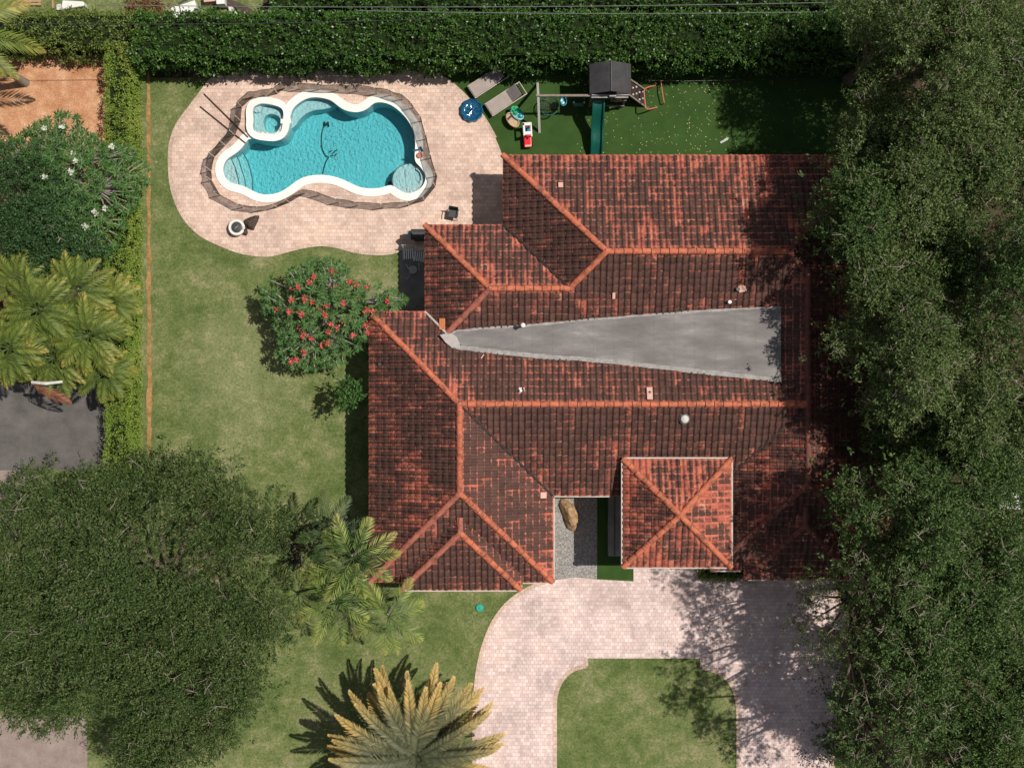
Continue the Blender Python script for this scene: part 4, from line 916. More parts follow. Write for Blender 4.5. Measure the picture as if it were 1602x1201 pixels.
t = thing('splash_pool', 'round blue vinyl paddling pool with scalloped rim on the edge of the deck', 'paddling pool', P(738, 174))
c = P(738, 174); b = MB(); R0 = .55; vs = []; SEG = 48; r = random.Random(8)
prof = [(1.0, .03), (1.03, .10), (1.0, .2), (.9, .24), (.80, .17), (.62, .12), (.42, .13), (.2, .115), (.0, .12)]
for i, (q_, z) in enumerate(prof):
    for j in range(SEG):
        a = 2*math.pi*j/SEG; sc = 1 + (.035*math.cos(a*11) if i < 5 else 0); jz = r.uniform(-.03, .03) if i > 4 and i < 8 else 0; vs.append((c.x+R0*q_*sc*math.cos(a), c.y+R0*q_*sc*math.sin(a), z+.02+jz))
b.add(vs, [(i*SEG+j, i*SEG+(j+1) % SEG, (i+1)*SEG+(j+1) % SEG, (i+1)*SEG+j) for i in range(len(prof)-1) for j in range(SEG)]); b.build('vinyl_pool', 'bluefabric', t, smooth=True)

# oval sand table, turtle-green water table, toddler car
c = P(802, 191); a = math.radians(-52); t = thing('sand_table', 'oval tan plastic toy table with two sand wells on the turf', 'toy table', c)
b = MB(); b.lathe((c.x, c.y, .34), [(.30, 0), (.33, .10), (.29, .12), (.27, .04), (.0, .04)], 28, 1.28, .78, a); b.build('basin', 'tan', t, smooth=True)
b = MB(); b.box((c.x-.12, c.y+.14, .405), (.10, .44, .07), a+.1); b.build('divider', 'brown', t, bevel=.02)
for sx, sy in ((-1, -1), (1, -1), (-1, 1), (1, 1)): MB().box((c.x+.24*sx*math.cos(a)-.12*sy*math.sin(a), c.y+.24*sx*math.sin(a)+.12*sy*math.cos(a), .17), (.06, .06, .34), a).build('leg', 'tan', t)
c = P(809, 181); a = math.radians(-50); t = thing('water_table', 'green and pale blue plastic water play table behind the tan one', 'toy table', c)
MB().lathe((c.x, c.y, .36), [(.26, 0), (.29, .14), (.26, .16), (.24, .07), (.0, .07)], 28, 1.38, .86, a).build('basin', 'sky', t, smooth=True)
b = MB(); r = random.Random(1)
for i in range(14): 
    q_ = r.random()*.2; an = r.random()*6.28; b.lathe((c.x-.10+q_*math.cos(an), c.y+.12+q_*math.sin(an), .44), [(.10, 0), (.09, .05), (.03, .12)], 9)
b.build('turtle_shell', 'green', t, smooth=True)
b = MB(); b.lathe((c.x+.15, c.y-.12, .46), [(.12, 0), (.10, .05), (.0, .08)], 16); b.box((c.x+.20, c.y+.02, .47), (.14, .07, .1), .8); b.build('splash_cup', 'cyan', t)
for sx, sy in ((-1, -1), (1, -1), (-1, 1), (1, 1)): MB().box((c.x+.24*sx*math.cos(a)-.12*sy*math.sin(a), c.y+.24*sx*math.sin(a)+.12*sy*math.cos(a), .18), (.05, .05, .36), a).build('leg', 'green', t)
c = P(825, 215); t = thing('toddler_car', 'red and white ride-on toddler car parked by the swing post', 'toy car', c, rz=.06)
b = MB(); b.box((0, -.30, .27), (.38, .52, .26)); b.box((0, .22, .20), (.42, .56, .14)); b.build('body', 'red', t, local=True, bevel=.05, seg=3)
MB().box((0, -.50, .36), (.30, .10, .10)).build('bonnet_grille', 'pinktile', t, local=True, bevel=.02)
b = MB(); b.box((-.16, .22, .82), (.10, .62, .04)); b.box((.19, .18, .82), (.07, .68, .04)); b.box((0, .46, .82), (.42, .16, .04)); b.box((-.02, .02, .83), (.34, .16, .04)); b.build('roof', 'white', t, local=True, bevel=.02)
for sx in (-1, 1):
    for sy in (-.06, .44): MB().box((sx*.18, sy, .54), (.045, .045, .54)).build('roof_pillar', 'white', t, local=True)
b = MB(); b.box((.02, .24, .36), (.26, .22, .10)); b.box((.02, .36, .48), (.26, .06, .22)); b.build('seat', 'cyan', t, local=True, bevel=.02)
MB().tube([(.1*math.cos(k*.785)+.02, .08+.03*math.sin(k*.785), .58+.09*math.sin(k*.785)) for k in range(9)], .014, 6).build('steering_wheel', 'black', t, local=True)
for sx in (-1, 1):
    for sy in (-.38, .32): MB().tube([(sx*.19, sy, .09), (sx*.25, sy, .09)], .09, 14).build('wheel', 'black', t, local=True)

# play set
t = thing('play_set', 'wooden play tower with charcoal gable canopy, wavy green slide, climbing wall and swing beam', 'play set', P(955, 150))
C = lambda px, py, z: P(px, py, z)
tx0, tx1 = P(926,0,2.6).x, P(984,0,2.6).x; ty0, ty1 = P(0,146,2.6).y, P(0,103,2.6).y
for x in (tx0+.06, tx1-.06):
    for y in (ty0+.02, ty1-.06): MB().box((x, y, 1.25), (.10, .10, 2.5)).build('post', 'wood', t, bevel=.01)
xm = (tx0+tx1)/2; z0, z1 = 2.5, 3.05
b = MB(); oh = .10
for s in (-1, 1):
    xe = tx0-oh if s < 0 else tx1+oh
    for k in range(6):
        f0, f1 = k/6, (k+1)/6; ya = ty1+.1; yb = ty0-.02; xa, xb = xm+(xe-xm)*f0, xm+(xe-xm)*f1; za, zb = z1+(z0-z1)*f0**1.2, z1+(z0-z1)*f1**1.2
        b.add([(xa, ya, za), (xb, ya, zb), (xb, yb, zb), (xa, yb, za), (xa, ya, za-.03), (xb, ya, zb-.03), (xb, yb, zb-.03), (xa, yb, za-.03)], [(3, 2, 1, 0), (4, 5, 6, 7), (0, 1, 5, 4), (3, 7, 6, 2), (1, 2, 6, 5)] if s > 0 else [(0, 1, 2, 3), (7, 6, 5, 4), (4, 5, 1, 0), (2, 6, 7, 3), (5, 6, 2, 1)])
b.build('canopy', 'rooffab', t)
MB().bar((xm, ty1+.1, z1+.02), (xm, ty0-.02, z1+.02), .05, .03).build('canopy_ridge', 'darkgrey', t)
b = MB(); b.bar((tx0, ty0-.05, 2.44), (tx1, ty0-.05, 2.44), .05, .12); b.bar((tx0, ty0-.12, 2.28), (tx1, ty0-.12, 2.28), .05, .1); b.box((xm+.12, ty0-.10, 2.38), (.3, .06, .24)); b.build('roof_beam', 'grey', t)
MB().box((xm, (ty0+ty1)/2, 1.35), (tx1-tx0-.05, ty1-ty0-.05, .08)).build('deck', 'darkwood', t)
b = MB(); b.bar((xm+.1, ty0-.04, 1.9), (tx1, ty0-.04, 1.9), .05, .1); b.bar((xm+.1, ty0-.04, 1.4), (tx1, ty0-.04, 1.4), .05, .12); b.bar((xm+.12, ty0-.04, 1.35), (xm+.12, ty0-.04, 2.4), .06, .06); b.bar((tx0, ty0-.04, 1.6), (tx0, ty1, 1.6), .05, .1); b.bar((tx0, ty0-.05, .5), (xm, ty0-.05, .5), .05, .1); b.bar((xm, ty0-.05, .45), (tx1, ty0-.05, .45), .06, .08); b.build('rail', 'wood', t)
c_ = Vector((xm+.42, ty0-.1, 1.6)); MB().tube([c_+Vector((.17*math.cos(k*.524), 0, .17*math.sin(k*.524))) for k in range(13)], .02, 6).build('ship_wheel', 'palewood', t)
# slide
sx_ = P(935, 0, 1).x; y0 = ty0-.05; y1 = P(0, 243, .15).y; vs = []; N = 26; W2 = .25
for i in range(N+1):
    f = i/N; y = y0 + (y1-y0)*f; z = 1.45*(1-f)**1.05 + .14 + .13*math.sin(f*2*math.pi*1.5)*(1-f*.5)*(1 if f > .05 else f*20)
    if f > .92: z = max(z, .16)
    for j, (dx, dz) in enumerate(((-W2-.05, .10), (-W2-.04, .16), (-W2+.02, .16), (-W2+.06, .02), (0, -.01), (W2-.06, .02), (W2-.02, .16), (W2+.04, .16), (W2+.05, .10))): vs.append((sx_+dx, y, z+dz))
b = MB(); b.add(vs, [(i*9+j, (i+1)*9+j, (i+1)*9+j+1, i*9+j+1) for i in range(N) for j in range(8)]); b.build('slide', 'greenslide', t, smooth=True)
# climbing wall
a0, a1 = C(986,124,1.35), C(986,150,1.35); a0 = Vector((tx1+.02, P(0,122,1.35).y, 1.38)); a1 = Vector((tx1+.02, P(0,147,1.35).y, 1.38)); b0, b1 = P(1010,142,.02), P(1008,167,.02)
nn = (b0-a0).cross(a1-a0).normalized(); nn = nn if nn.z > 0 else -nn; b = MB(); b.add([a0, b0, b1, a1, a0-nn*.04, b0-nn*.04, b1-nn*.04, a1-nn*.04], [(0, 3, 2, 1), (4, 5, 6, 7), (0, 1, 5, 4), (1, 2, 6, 5), (2, 3, 7, 6), (3, 0, 4, 7)]); b.build('climbing_wall', 'darkwood', t)
for p_, q2 in ((a0, b0), (a1, b1)): MB().bar(p_+nn*.03, q2+nn*.03, .07, .09).build('side_rail', 'wood', t)
for i, (u_, v_) in enumerate(((.12,.25),(.12,.7),(.3,.4),(.32,.8),(.48,.2),(.5,.6),(.66,.38),(.68,.82),(.83,.2),(.85,.62))):
    p_ = a0.lerp(b0, u_).lerp(a1.lerp(b1, u_), v_) + nn*.03; MB().lathe(p_-Vector((0, 0, .02)), [(.045, 0), (.05, .03), (.02, .06)], 8).build('climbing_hold', 'offwhite', t)
# swing beam, end frame and swings
ap = P(842, 150, 2.3); be = Vector((tx0, ap.y, 2.3)); MB().bar(ap+Vector((-.1, 0, 0)), be, .10, .14).build('swing_beam', 'wood', t)
for yy in (131, 207): MB().bar(ap, P(844 if yy > 150 else 841, yy, 0), .11, .09).build('swing_leg', 'white', t)
nc = P(859, 166, .55); b = MB(); b.tube([nc+Vector((.45*math.cos(k*math.pi/16), .45*math.sin(k*math.pi/16), 0)) for k in range(33)], .028, 7); ns = b.build('nest_swing', 'greenslide', t, smooth=True)
b = MB()
for k in range(-4, 5):
    hh = math.sqrt(.45**2-(k*.1)**2); b.tube([nc+Vector((k*.1, -hh, 0)), nc+Vector((k*.1, 0, -.06)), nc+Vector((k*.1, hh, 0))], .007, 4); b.tube([nc+Vector((-hh, k*.1, 0)), nc+Vector((0, k*.1, -.06)), nc+Vector((hh, k*.1, 0))], .007, 4)
b.build('netting', 'black', ns)
b = MB()
for dx, dy in ((-.4, .2), (.4, .2), (-.4, -.2), (.4, -.2)): b.tube([nc+Vector((dx, dy, 0)), Vector((nc.x+dx*.6, ap.y, 2.25))], .008, 4)
b.build('rope', 'black', ns)
sc_ = P(881, 160, .6); b = MB(); b.lathe(sc_, [(.13, 0), (.19, .1), (.20, .26), (.17, .27), (.15, .12), (.0, .08)], 18, .85, 1.25); sw = b.build('bucket_swing', 'cyan', t, smooth=True)
MB().lathe(sc_+Vector((-.03, -.1, .26)), [(.09, 0), (.08, .05), (.0, .07)], 12).build('seat_tray', 'sky', sw, smooth=True)
b = MB(); b.tube([sc_+Vector((-.15, .05, .25)), Vector((sc_.x-.15, ap.y, 2.25))], .008, 4); b.tube([sc_+Vector((.15, .05, .25)), Vector((sc_.x+.15, ap.y, 2.25))], .008, 4); b.build('rope', 'black', sw)
tc = P(905, 164, .7); b = MB(); b.box(tc, (.5, .18, .04)); ts = b.build('swing_seat', 'greenslide', t, bevel=.015)
for s in (-1, 1): MB().lathe(tc+Vector((s*.25, 0, .35)), [(.035, 0), (.035, .12)], 8).build('hand_grip', 'white', ts)
b = MB(); [b.tube([tc+Vector((s*.25, 0, 0)), Vector((tc.x+s*.25, ap.y, 2.25))], .008, 4) for s in (-1, 1)]; b.build('rope', 'black', ts)
# coral tube goal beyond the climbing wall
t = thing('toy_goal', 'coral red tubular toy goal frame standing beyond the climbing wall', 'toy goal', P(1015, 155))
g = [P(1025,134,.05), P(1009,139,.7), P(1008,150,.72), P(1009,160,.72), P(1012,171,.7), P(1028,168,.05)]; MB().tube(smoothpoly(g, 3, False), .035, 7).build('frame', 'coral', t, smooth=True)
MB().tube([P(1034,127,.3), P(1036,144,.35), P(1039,161,.3)], .028, 7).build('base_bar', 'coral', t, smooth=True); MB().tube([P(1034,127,.3), P(1034,128,0)], .02, 6).tube([P(1039,161,.3), P(1038,163,0)], .02, 6).build('foot', 'coral', t)
o = MB().tube([P(1010,126,.5), P(1070,127,.42), P(1130,126,.5), P(1160,125,.5)], .009, 4).build('string_line', 'cable_pale', loc=P(1010,126)); tag(o, 'thin pale line strung over the turf below the hedge', 'line')
c = P(1133,221); o = MB().bar(c+Vector((-.2, -.09, .04)), c+Vector((.16, .1, .05)), .10, .04).bar(c+Vector((.0, .08, .06)), c+Vector((.2, .14, .06)), .05, .03).build('toy_shovel', 'grey', loc=c); tag(o, 'small grey toy shovel lying in the shade on the turf', 'toy')
# black chair on the deck
c = P(709, 334, .4); t = thing('patio_chair', 'black patio chair standing alone on the paver deck above the roof corner', 'chair', (c.x, c.y, .03), rz=math.radians(-10))
MB().box((0, 0, .42), (.44, .44, .06)).build('seat', 'darkgrey', t, local=True, bevel=.02)
b = MB(); b.box((0, .22, .66), (.46, .05, .44), m=Matrix.Rotation(-.15, 3, 'X')); b.build('backrest', 'black', t, local=True, bevel=.02)
for s in (-1, 1): MB().tube([(s*.24, .2, .62), (s*.25, 0, .64), (s*.24, -.2, .60)], .022, 6).build('armrest', 'black', t, local=True)
for sx in (-1, 1):
    for sy in (-1, 1): MB().tube([(sx*.2, sy*.2, .42), (sx*.24, sy*.25, 0)], .018, 6).build('leg', 'black', t, local=True)
# round white-rimmed table with the brown cover beside it
c = P(370.5, 356, .35); t = thing('fire_pit', 'round white-rimmed fire pit with dark bowl on the lower deck', 'fire pit', (c.x, c.y, .03))
MB().lathe((c.x, c.y, .03), [(.33, 0), (.39, .30), (.40, .38), (.37, .42), (.28, .42), (.26, .36)], 36).build('rim', 'white', t, smooth=True)
MB().lathe((c.x, c.y, .3), [(.27, .0), (.27, .10), (.2, .12), (.0, .13)], 30).build('bowl', 'darkgrey', t, smooth=True); MB().box((c.x, c.y, .44), (.2, .05, .03), .75).build('handle', 'grey', t, bevel=.01)
def cloth(name, px, z, label, cat, m, seed):
    r = random.Random(seed); w = [P(a, b_, .3).xy for a, b_ in px]; c = sum((Vector(q_) for q_ in w), Vector((0, 0)))/len(w); vs = []; n = len(w)
    for f, zz in ((1.0, .03), (.97, z*.45), (.7, z*.8), (.35, z)):
        for q_ in w: v = c + (Vector(q_)-c)*f; vs.append((v.x, v.y, zz+.03+r.uniform(-.05, .06)*(f < .99)))
    vs.append((c.x, c.y, z+.02)); fs = [(i*n+j, i*n+(j+1) % n, (i+1)*n+(j+1) % n, (i+1)*n+j) for i in range(3) for j in range(n)] + [(3*n+j, 3*n+(j+1) % n, 4*n) for j in range(n)]
    b = MB(); b.add(vs, fs); o = b.build(name, m, loc=(c.x, c.y, 0)); return tag(o, label, cat)
cloth('folded_cover', [(378.5,350),(382,343),(390,339),(398,336.5),(403.5,336),(404,339),(401,347),(397,355),(395.5,359),(388,357),(383,352)], .34, 'brown fabric cover dropped in a pointed heap beside the white fire pit', 'cover', 'brown', 3)
cloth('cushion', [(377,352),(381,350),(384.5,354),(386,364),(384,367.5),(380,366),(377,360)], .42, 'small dark brown cushion slumped on the side of the fire pit', 'cushion', 'brown', 5)
# shaded side patio: grill, strap chairs, little table
c = P(655, 367, .9); t = thing('barbecue_grill', 'black barbecue grill with closed lid against the corner of the house', 'grill', (c.x, c.y, .03))
b = MB(); b.box((c.x, c.y, .45), (.55, .45, .8)); b.build('cabinet', 'black', t, bevel=.02); b = MB(); b.tube([(c.x-.36, c.y, .92), (c.x+.36, c.y, .92)], .26, 20); b.build('lid', 'darkgrey', t, smooth=True)
MB().box((c.x-.45, c.y, .82), (.26, .4, .04)).build('side_shelf', 'grey', t)
def strapchair(c, rz, label):
    t = thing('strap_chair', label, 'chair', (c.x, c.y, .034), 'metal strap chairs on the shaded side patio', rz); b = MB()
    for s in (-1, 1): b.tube([(s*.26, -.26, .0), (s*.26, -.26, .40), (s*.26, .24, .38), (s*.26, .38, .85)], .018, 6)
    b.build('frame', 'offwhite', t, local=True)
    b = MB()
    for k in range(5): b.box((-.2+k*.1, 0, .41), (.045, .5, .015))
    b.build('seat_slats', 'white', t, local=True); b = MB()
    for k in range(5): b.bar((-.2+k*.1, .26, .42), (-.2+k*.1, .38, .84), .045, .015)
    b.build('back_slats', 'white', t, local=True); return t
strapchair(P(639, 397, .4), .04, 'pale metal strap chair nearer the lawn on the shaded side patio'); strapchair(P(656, 401, .4), -.12, 'pale metal strap chair nearer the house wall on the shaded side patio')
c = P(646, 422, .4); t = thing('side_table', 'small round grey table between the metal chairs and a folded frame', 'table', (c.x, c.y, .034)); MB().lathe((c.x, c.y, .42), [(.2, 0), (.2, .03)], 20).build('top', 'grey', t); MB().lathe((c.x, c.y, .03), [(.13, 0), (.03, .03), (.03, .39)], 12).build('pedestal', 'grey', t)
c = P(638, 425); o = MB().tube([P(635,413,.4), P(641,423,.4), P(640,434,.1), P(636,436,.05)], .02, 6).tube([P(655,412,.4), P(656,424,.2)], .02, 6).build('folding_frame', 'offwhite', loc=c); tag(o, 'pale tubular folding frame leaning by the small grey table', 'frame')
# boulder, bright pot lid, white stone
r = random.Random(11)
def rock(name, c, rx, ry, rz_, label, cat, m, seed, sub=3):
    r = random.Random(seed); bm = bmesh.new(); bmesh.ops.create_icosphere(bm, subdivisions=sub, radius=1); k1 = [r.uniform(1.5, 4) for _ in range(6)]; p1 = [r.random()*6 for _ in range(6)]
    for v in bm.verts:
        q_ = v.co; s = 1+.16*math.sin(k1[0]*q_.x+p1[0])+.14*math.sin(k1[1]*q_.y+p1[1])+.12*math.sin(k1[2]*q_.z*2+k1[3]*q_.x+p1[2])+.05*math.sin(9*q_.x+7*q_.y+p1[4]); v.co = Vector((q_.x*rx*s, q_.y*ry*s, max(-.02, q_.z*rz_*s)))
    me = bpy.data.meshes.new(name); bm.to_mesh(me); bm.free(); me.materials.append(M[m]); o = bpy.data.objects.new(name, me); COL.objects.link(o); o.location = c; return tag(o, label, cat)
o = rock('boulder', P(893,803), .42, .68, .6, 'tan sandstone boulder on the gravel in the courtyard corner', 'boulder', 'rock', 6); o.rotation_euler.z = .35
rock('white_stone', P(900,866)+Vector((0, 0, .02)), .06, .05, .05, 'single small white stone on the shaded gravel', 'stone', 'white', 2, 2)
c = P(750.5, 950); t = thing('utility_lid', 'small round turquoise lid set in the front lawn', 'lid', c); MB().lathe(c, [(.20, 0), (.20, .06), (.17, .09), (.0, .10)], 9).build('lid', 'teal', t); MB().lathe(c+Vector((0, 0, .09)), [(.04, 0), (.03, .04)], 8).build('knob', 'teal', t)
o = rock('white_stone', P(885,996)+Vector((0, 0, .03)), .09, .07, .015, 'pale chip of stone lying on the sunny driveway', 'stone', 'offwhite', 4, 2)

# things on the neighbouring plot at the top edge
t = thing('wooden_frame', 'pale wooden pallet frame on the grass at the top left corner', 'pallet', P(52, -2)); b = MB()
for y in (-12, -5, 2, 7): b.bar(P(28,y,.12), P(64,y,.12), .12, .03)
for x in (29, 45, 62): b.bar(P(x,-12,.07), P(x,8,.07), .09, .07)
b.bar(P(83,-6,.1), P(83,14,.1), .1, .1); b.build('boards', 'palewood', t)
t = thing('white_boat_cover', 'white covered box with smaller box beside it on the grass at the top left', 'box', P(113, 8)); b = MB(); b.prism([P(*q_, .5).xy for q_ in ((98,1),(131,3),(133,10),(120,12),(96,16))], .01, .55); b.build('cover', 'white', t, bevel=.04); MB().prism([P(*q_, .3).xy for q_ in ((88,7),(95,6),(95,16),(88,16))], .01, .3).build('small_box', 'offwhite', t, bevel=.02)
t = thing('broken_cabinet', 'tilted white cabinet panels lying beyond the top hedge', 'cabinet', P(288, 16)); b = MB(); b.prism([P(*q_, .4).xy for q_ in ((267,13),(279,8),(283,26),(276,31),(271,24))], .02, .4); b.build('side_panel', 'white', t, bevel=.02); MB().prism([P(*q_, .5).xy for q_ in ((280.5,8),(304,0),(307,11),(300,18),(284,24))], .02, .46).build('door_panel', 'white', t, bevel=.02); MB().bar(P(279,6,.6), P(298,-3,.6), .08, .06).build('frame_bar', 'darkgrey', t)
t = thing('storage_crate', 'white crate with a salmon lid at the top edge beyond the hedge', 'crate', P(335, 0)); MB().box(P(347,2,.4), (.4, .5, .6), .05).build('body', 'white', t, bevel=.02); MB().box(P(330,0,.3), (.6, .35, .5), .1).build('lid', 'pinktile', t, bevel=.02)
t = thing('brown_tarpaulin', 'brown tarpaulin with a grey folded end beyond the hedge', 'tarpaulin', P(375, 14)); b = MB(); b.prism([P(*q_, .2).xy for q_ in ((355,-2),(375,5),(398,18),(392,27),(378,25),(368,12),(352,8))], .01, .28); b.build('sheet', 'brown', t, bevel=.04); MB().prism([P(*q_, .2).xy for q_ in ((357,10),(366,13),(373,24),(360,26))], .01, .32).build('folded_end', 'offwhite', t, bevel=.04)
t = thing('concrete_planter', 'small pale concrete planter beyond the hedge at the top centre', 'planter', P(728, 3)); MB().lathe(P(728,3), [(.14, 0), (.22, .45), (.24, .5), (.18, .5), (.16, .4), (0, .4)], 18).build('pot', 'pinktile', t, smooth=True)
RNG = np.random.default_rng(77); pts = np.array([P(229, 17, .35)]*170) + RNG.normal(0, 1, (170, 3))*np.array([.4, .28, .12]); V, F = sprays(pts, RNG.normal(0, 1, (170, 3)), 8, .3, .25, .05)
o = rawmesh('dry_frond_heap', V, F, 'drybrown', loc=P(229, 17)); M['drybrown'].name = 'brown_leaf'; tag(o, 'heap of dry pinkish brown fronds above the corner of the hedges', 'brush heap')
# cables across the top
for k, (a, c, m, lab) in enumerate((((-80,35),(700,29),'cable','thin dark overhead cable crossing above the left end of the top hedge'), ((150,8),(1400,2),'cable_pale','thin pale overhead cable running along the very top edge'), ((560,17),(1500,14),'cable_pale','thin pale overhead cable above the right part of the top hedge'))):
    p0, p1 = P(*a, 6.5), P(*c, 6.5); pts = [p0.lerp(p1, q_/10) - Vector((0, 0, .5*4*(q_/10)*(1-q_/10))) for q_ in range(11)]; o = MB().tube(pts, .016, 5).build('overhead_cable', m, loc=p0); tag(o, lab, 'cable', 'overhead cables at the top edge')
# something white glimpsed between the right-hand trees
t = thing('garden_shed', 'small white shed roof glimpsed between the trees at the right edge', 'shed', P(1585, 784)); MB().prism([P(*q_, 2.2).xy for q_ in ((1561,769),(1596,769),(1596,797),(1561,797))], 2.1, 2.2).build('roof', 'white', t, bevel=.02); MB().prism([P(*q_, 2.0).xy for q_ in ((1563,771),(1594,771),(1594,794),(1563,794))], 0, 2.1).build('wall', 'stucco', t)

# ================================================================== PLANTS
def X(px, h=0): return P(px, 0, h).x
def Y(py, h=0): return P(0, py, h).y
hedge('tall_hedge', 'long glossy dark green hedge running behind the pool and turf', X(236), X(1420,2.6), Y(91,2.6), Y(20,2.6), 2.6, 'ficus', 11, .13, .075, 300, .24)
hedge('back_thicket', 'shaded dark thicket between the tall hedge and the top edge', X(425,1.7), X(1345,1.7), Y(16,1.7), Y(-45,1.7), 1.7, 'ficus', 17, .14, .08, 170, .3)
hedge('trimmed_hedge', 'flat-topped yellow-green hedge along the left side of the lawn', -19.15, -18.1, Y(790), Y(68,2.0), 2.0, 'hedgelight', 12, .075, .042, 620, .07, rough=.45)
hedge('overgrown_hedge', 'mixed green hedge above the orange mulch at the top left', X(-60,2), X(232,2.2), Y(74,2.0), Y(16,2.0), 2.0, 'hedgemid', 13, .12, .05, 300, .25)
hedge('low_hedge', 'narrow dark green hedge by the driveway entrance beside the portico', X(1094), X(1190), Y(903), Y(889.5), .5, 'hedgemid', 14, .09, .05, 420, .05)

# big spreading tree at the lower left, two crowns merging
tree('oak_tree', 'broad dense oak filling the lower left corner', 224, 928, 214, 7.6, 'oak', 1.0, 21, 2.2, 1.02, .13, .045, .05, per_m2=50, holes=((8,1195,44),(60,1215,54),(0,745,40)), twigs=.8, bough=1.15, bz=1.5, zvar=2.6, fill=.25)
tree('oak_tree', 'lighter oak crown overhanging the grey neighbour path at the left edge', 50, 940, 178, 6.8, 'oak', 1.0, 22, 2.0, 1.1, .13, .045, .06, per_m2=44, holes=((8,1190,44),(0,735,46)), twigs=1.0, bough=1.0, bz=1.4, zvar=2.4)
tree('oak_tree', 'oak crown at the bottom left beside the front lawn', 275, 1110, 122, 6.8, 'oak', 1.0, 23, 1.9, 1.0, .13, .045, .06, per_m2=48, holes=((470,1200,70),), twigs=1.0, bough=1.0, bz=1.4, zvar=2.4)
# the wood on the right
R_ = [(1402,55,78,8.5,'olive','feathery olive green tree at the top, left end of the tree row'), (1515,55,95,9.5,'olive','olive green tree filling the top right corner'), (1372,205,64,7.5,'olive','small olive tree leaning over the shaded end of the turf'),
      (1470,215,112,10.5,'olive','tall olive crown with bare grey branches near the top right'), (1585,240,90,10,'olive','olive crown cut by the right edge below the corner'), (1352,330,70,9.6,'deep','dark green tree touching the top right corner of the roof'), (1440,395,96,9.5,'olive','rounded olive crown right of the upper roof ridge'),
      (1560,420,105,10.5,'deep','deep green crown by the right edge level with the grey membrane'), (1378,512,78,9.0,'olive','sprawling pale green tree right of the grey membrane'), (1480,570,100,9.5,'olive','wide wispy olive crown in the middle of the right side'),
      (1575,620,85,9.5,'olive','olive crown above the white shed at the right edge'), (1402,628,62,9.5,'olive','thin wispy tree over the shaded right end of the roof'), (1478,735,84,9,'deep','dark green crown left of the white shed'), (1402,812,84,11.3,'deep','bushy green tree over the bottom right corner of the roof'),
      (1530,885,110,10,'deep','large dark green crown below the white shed'), (1415,935,100,11.5,'deep','dense green crown above the driveway bend'), (1290,962,70,7.6,'olive','light olive bough reaching out over the driveway'), (1392,1068,88,10.8,'deep','dark tree on the right edge of the driveway'),
      (1500,1075,115,10,'deep','big green crown in the lower right'), (1420,1180,100,11,'deep','green crown at the bottom beside the driveway'), (1585,1170,100,9.5,'olive','olive crown in the bottom right corner'), (1600,1000,80,9,'deep','green crown at the right edge above the corner one'),
      (1655,690,75,9,'deep','crown mostly outside the right edge above the shed'), (1655,850,70,9,'deep','crown mostly outside the right edge below the shed'), (1660,400,70,9.5,'olive','crown mostly outside the right edge at mid height'), (1620,95,60,9,'olive','crown cut by the right edge at the top corner'), (1530,690,48,8,'deep','small crown squeezed in left of the white shed'), (1488,652,58,10,'olive','olive crown standing over the right end of the roof, between wispy and dark crowns')]
for i, (x, y, r0, z, m, lab) in enumerate(R_):
    ol = m == 'olive'
    thin = x in (1290, 1392, 1415, 1420); wisp = y in (512, 570, 628); tree('shade_tree', lab, x, y, r0*1.08, z, m, 1.0, 40+i, 2.8, 1, .12, .05 if ol else .055, .12, (.6, 1.1) if not thin else (.5, .9), 'trees crowding the right side', 3.0 if wisp else 1.2, holes=((1578,782,15), (1398,650,22)), per_m2=60 if not thin else (17 if x in (1290, 1392) else 24), fill=(.5 if x != 1530 else .15) if not thin else .05, zvar=2.4 if not thin else 1.2, tw=.26, bough=1.65 if not thin else 1.0, bz=1.7, trunkoff=(2.6, .3) if x == 1290 else (0, 0))
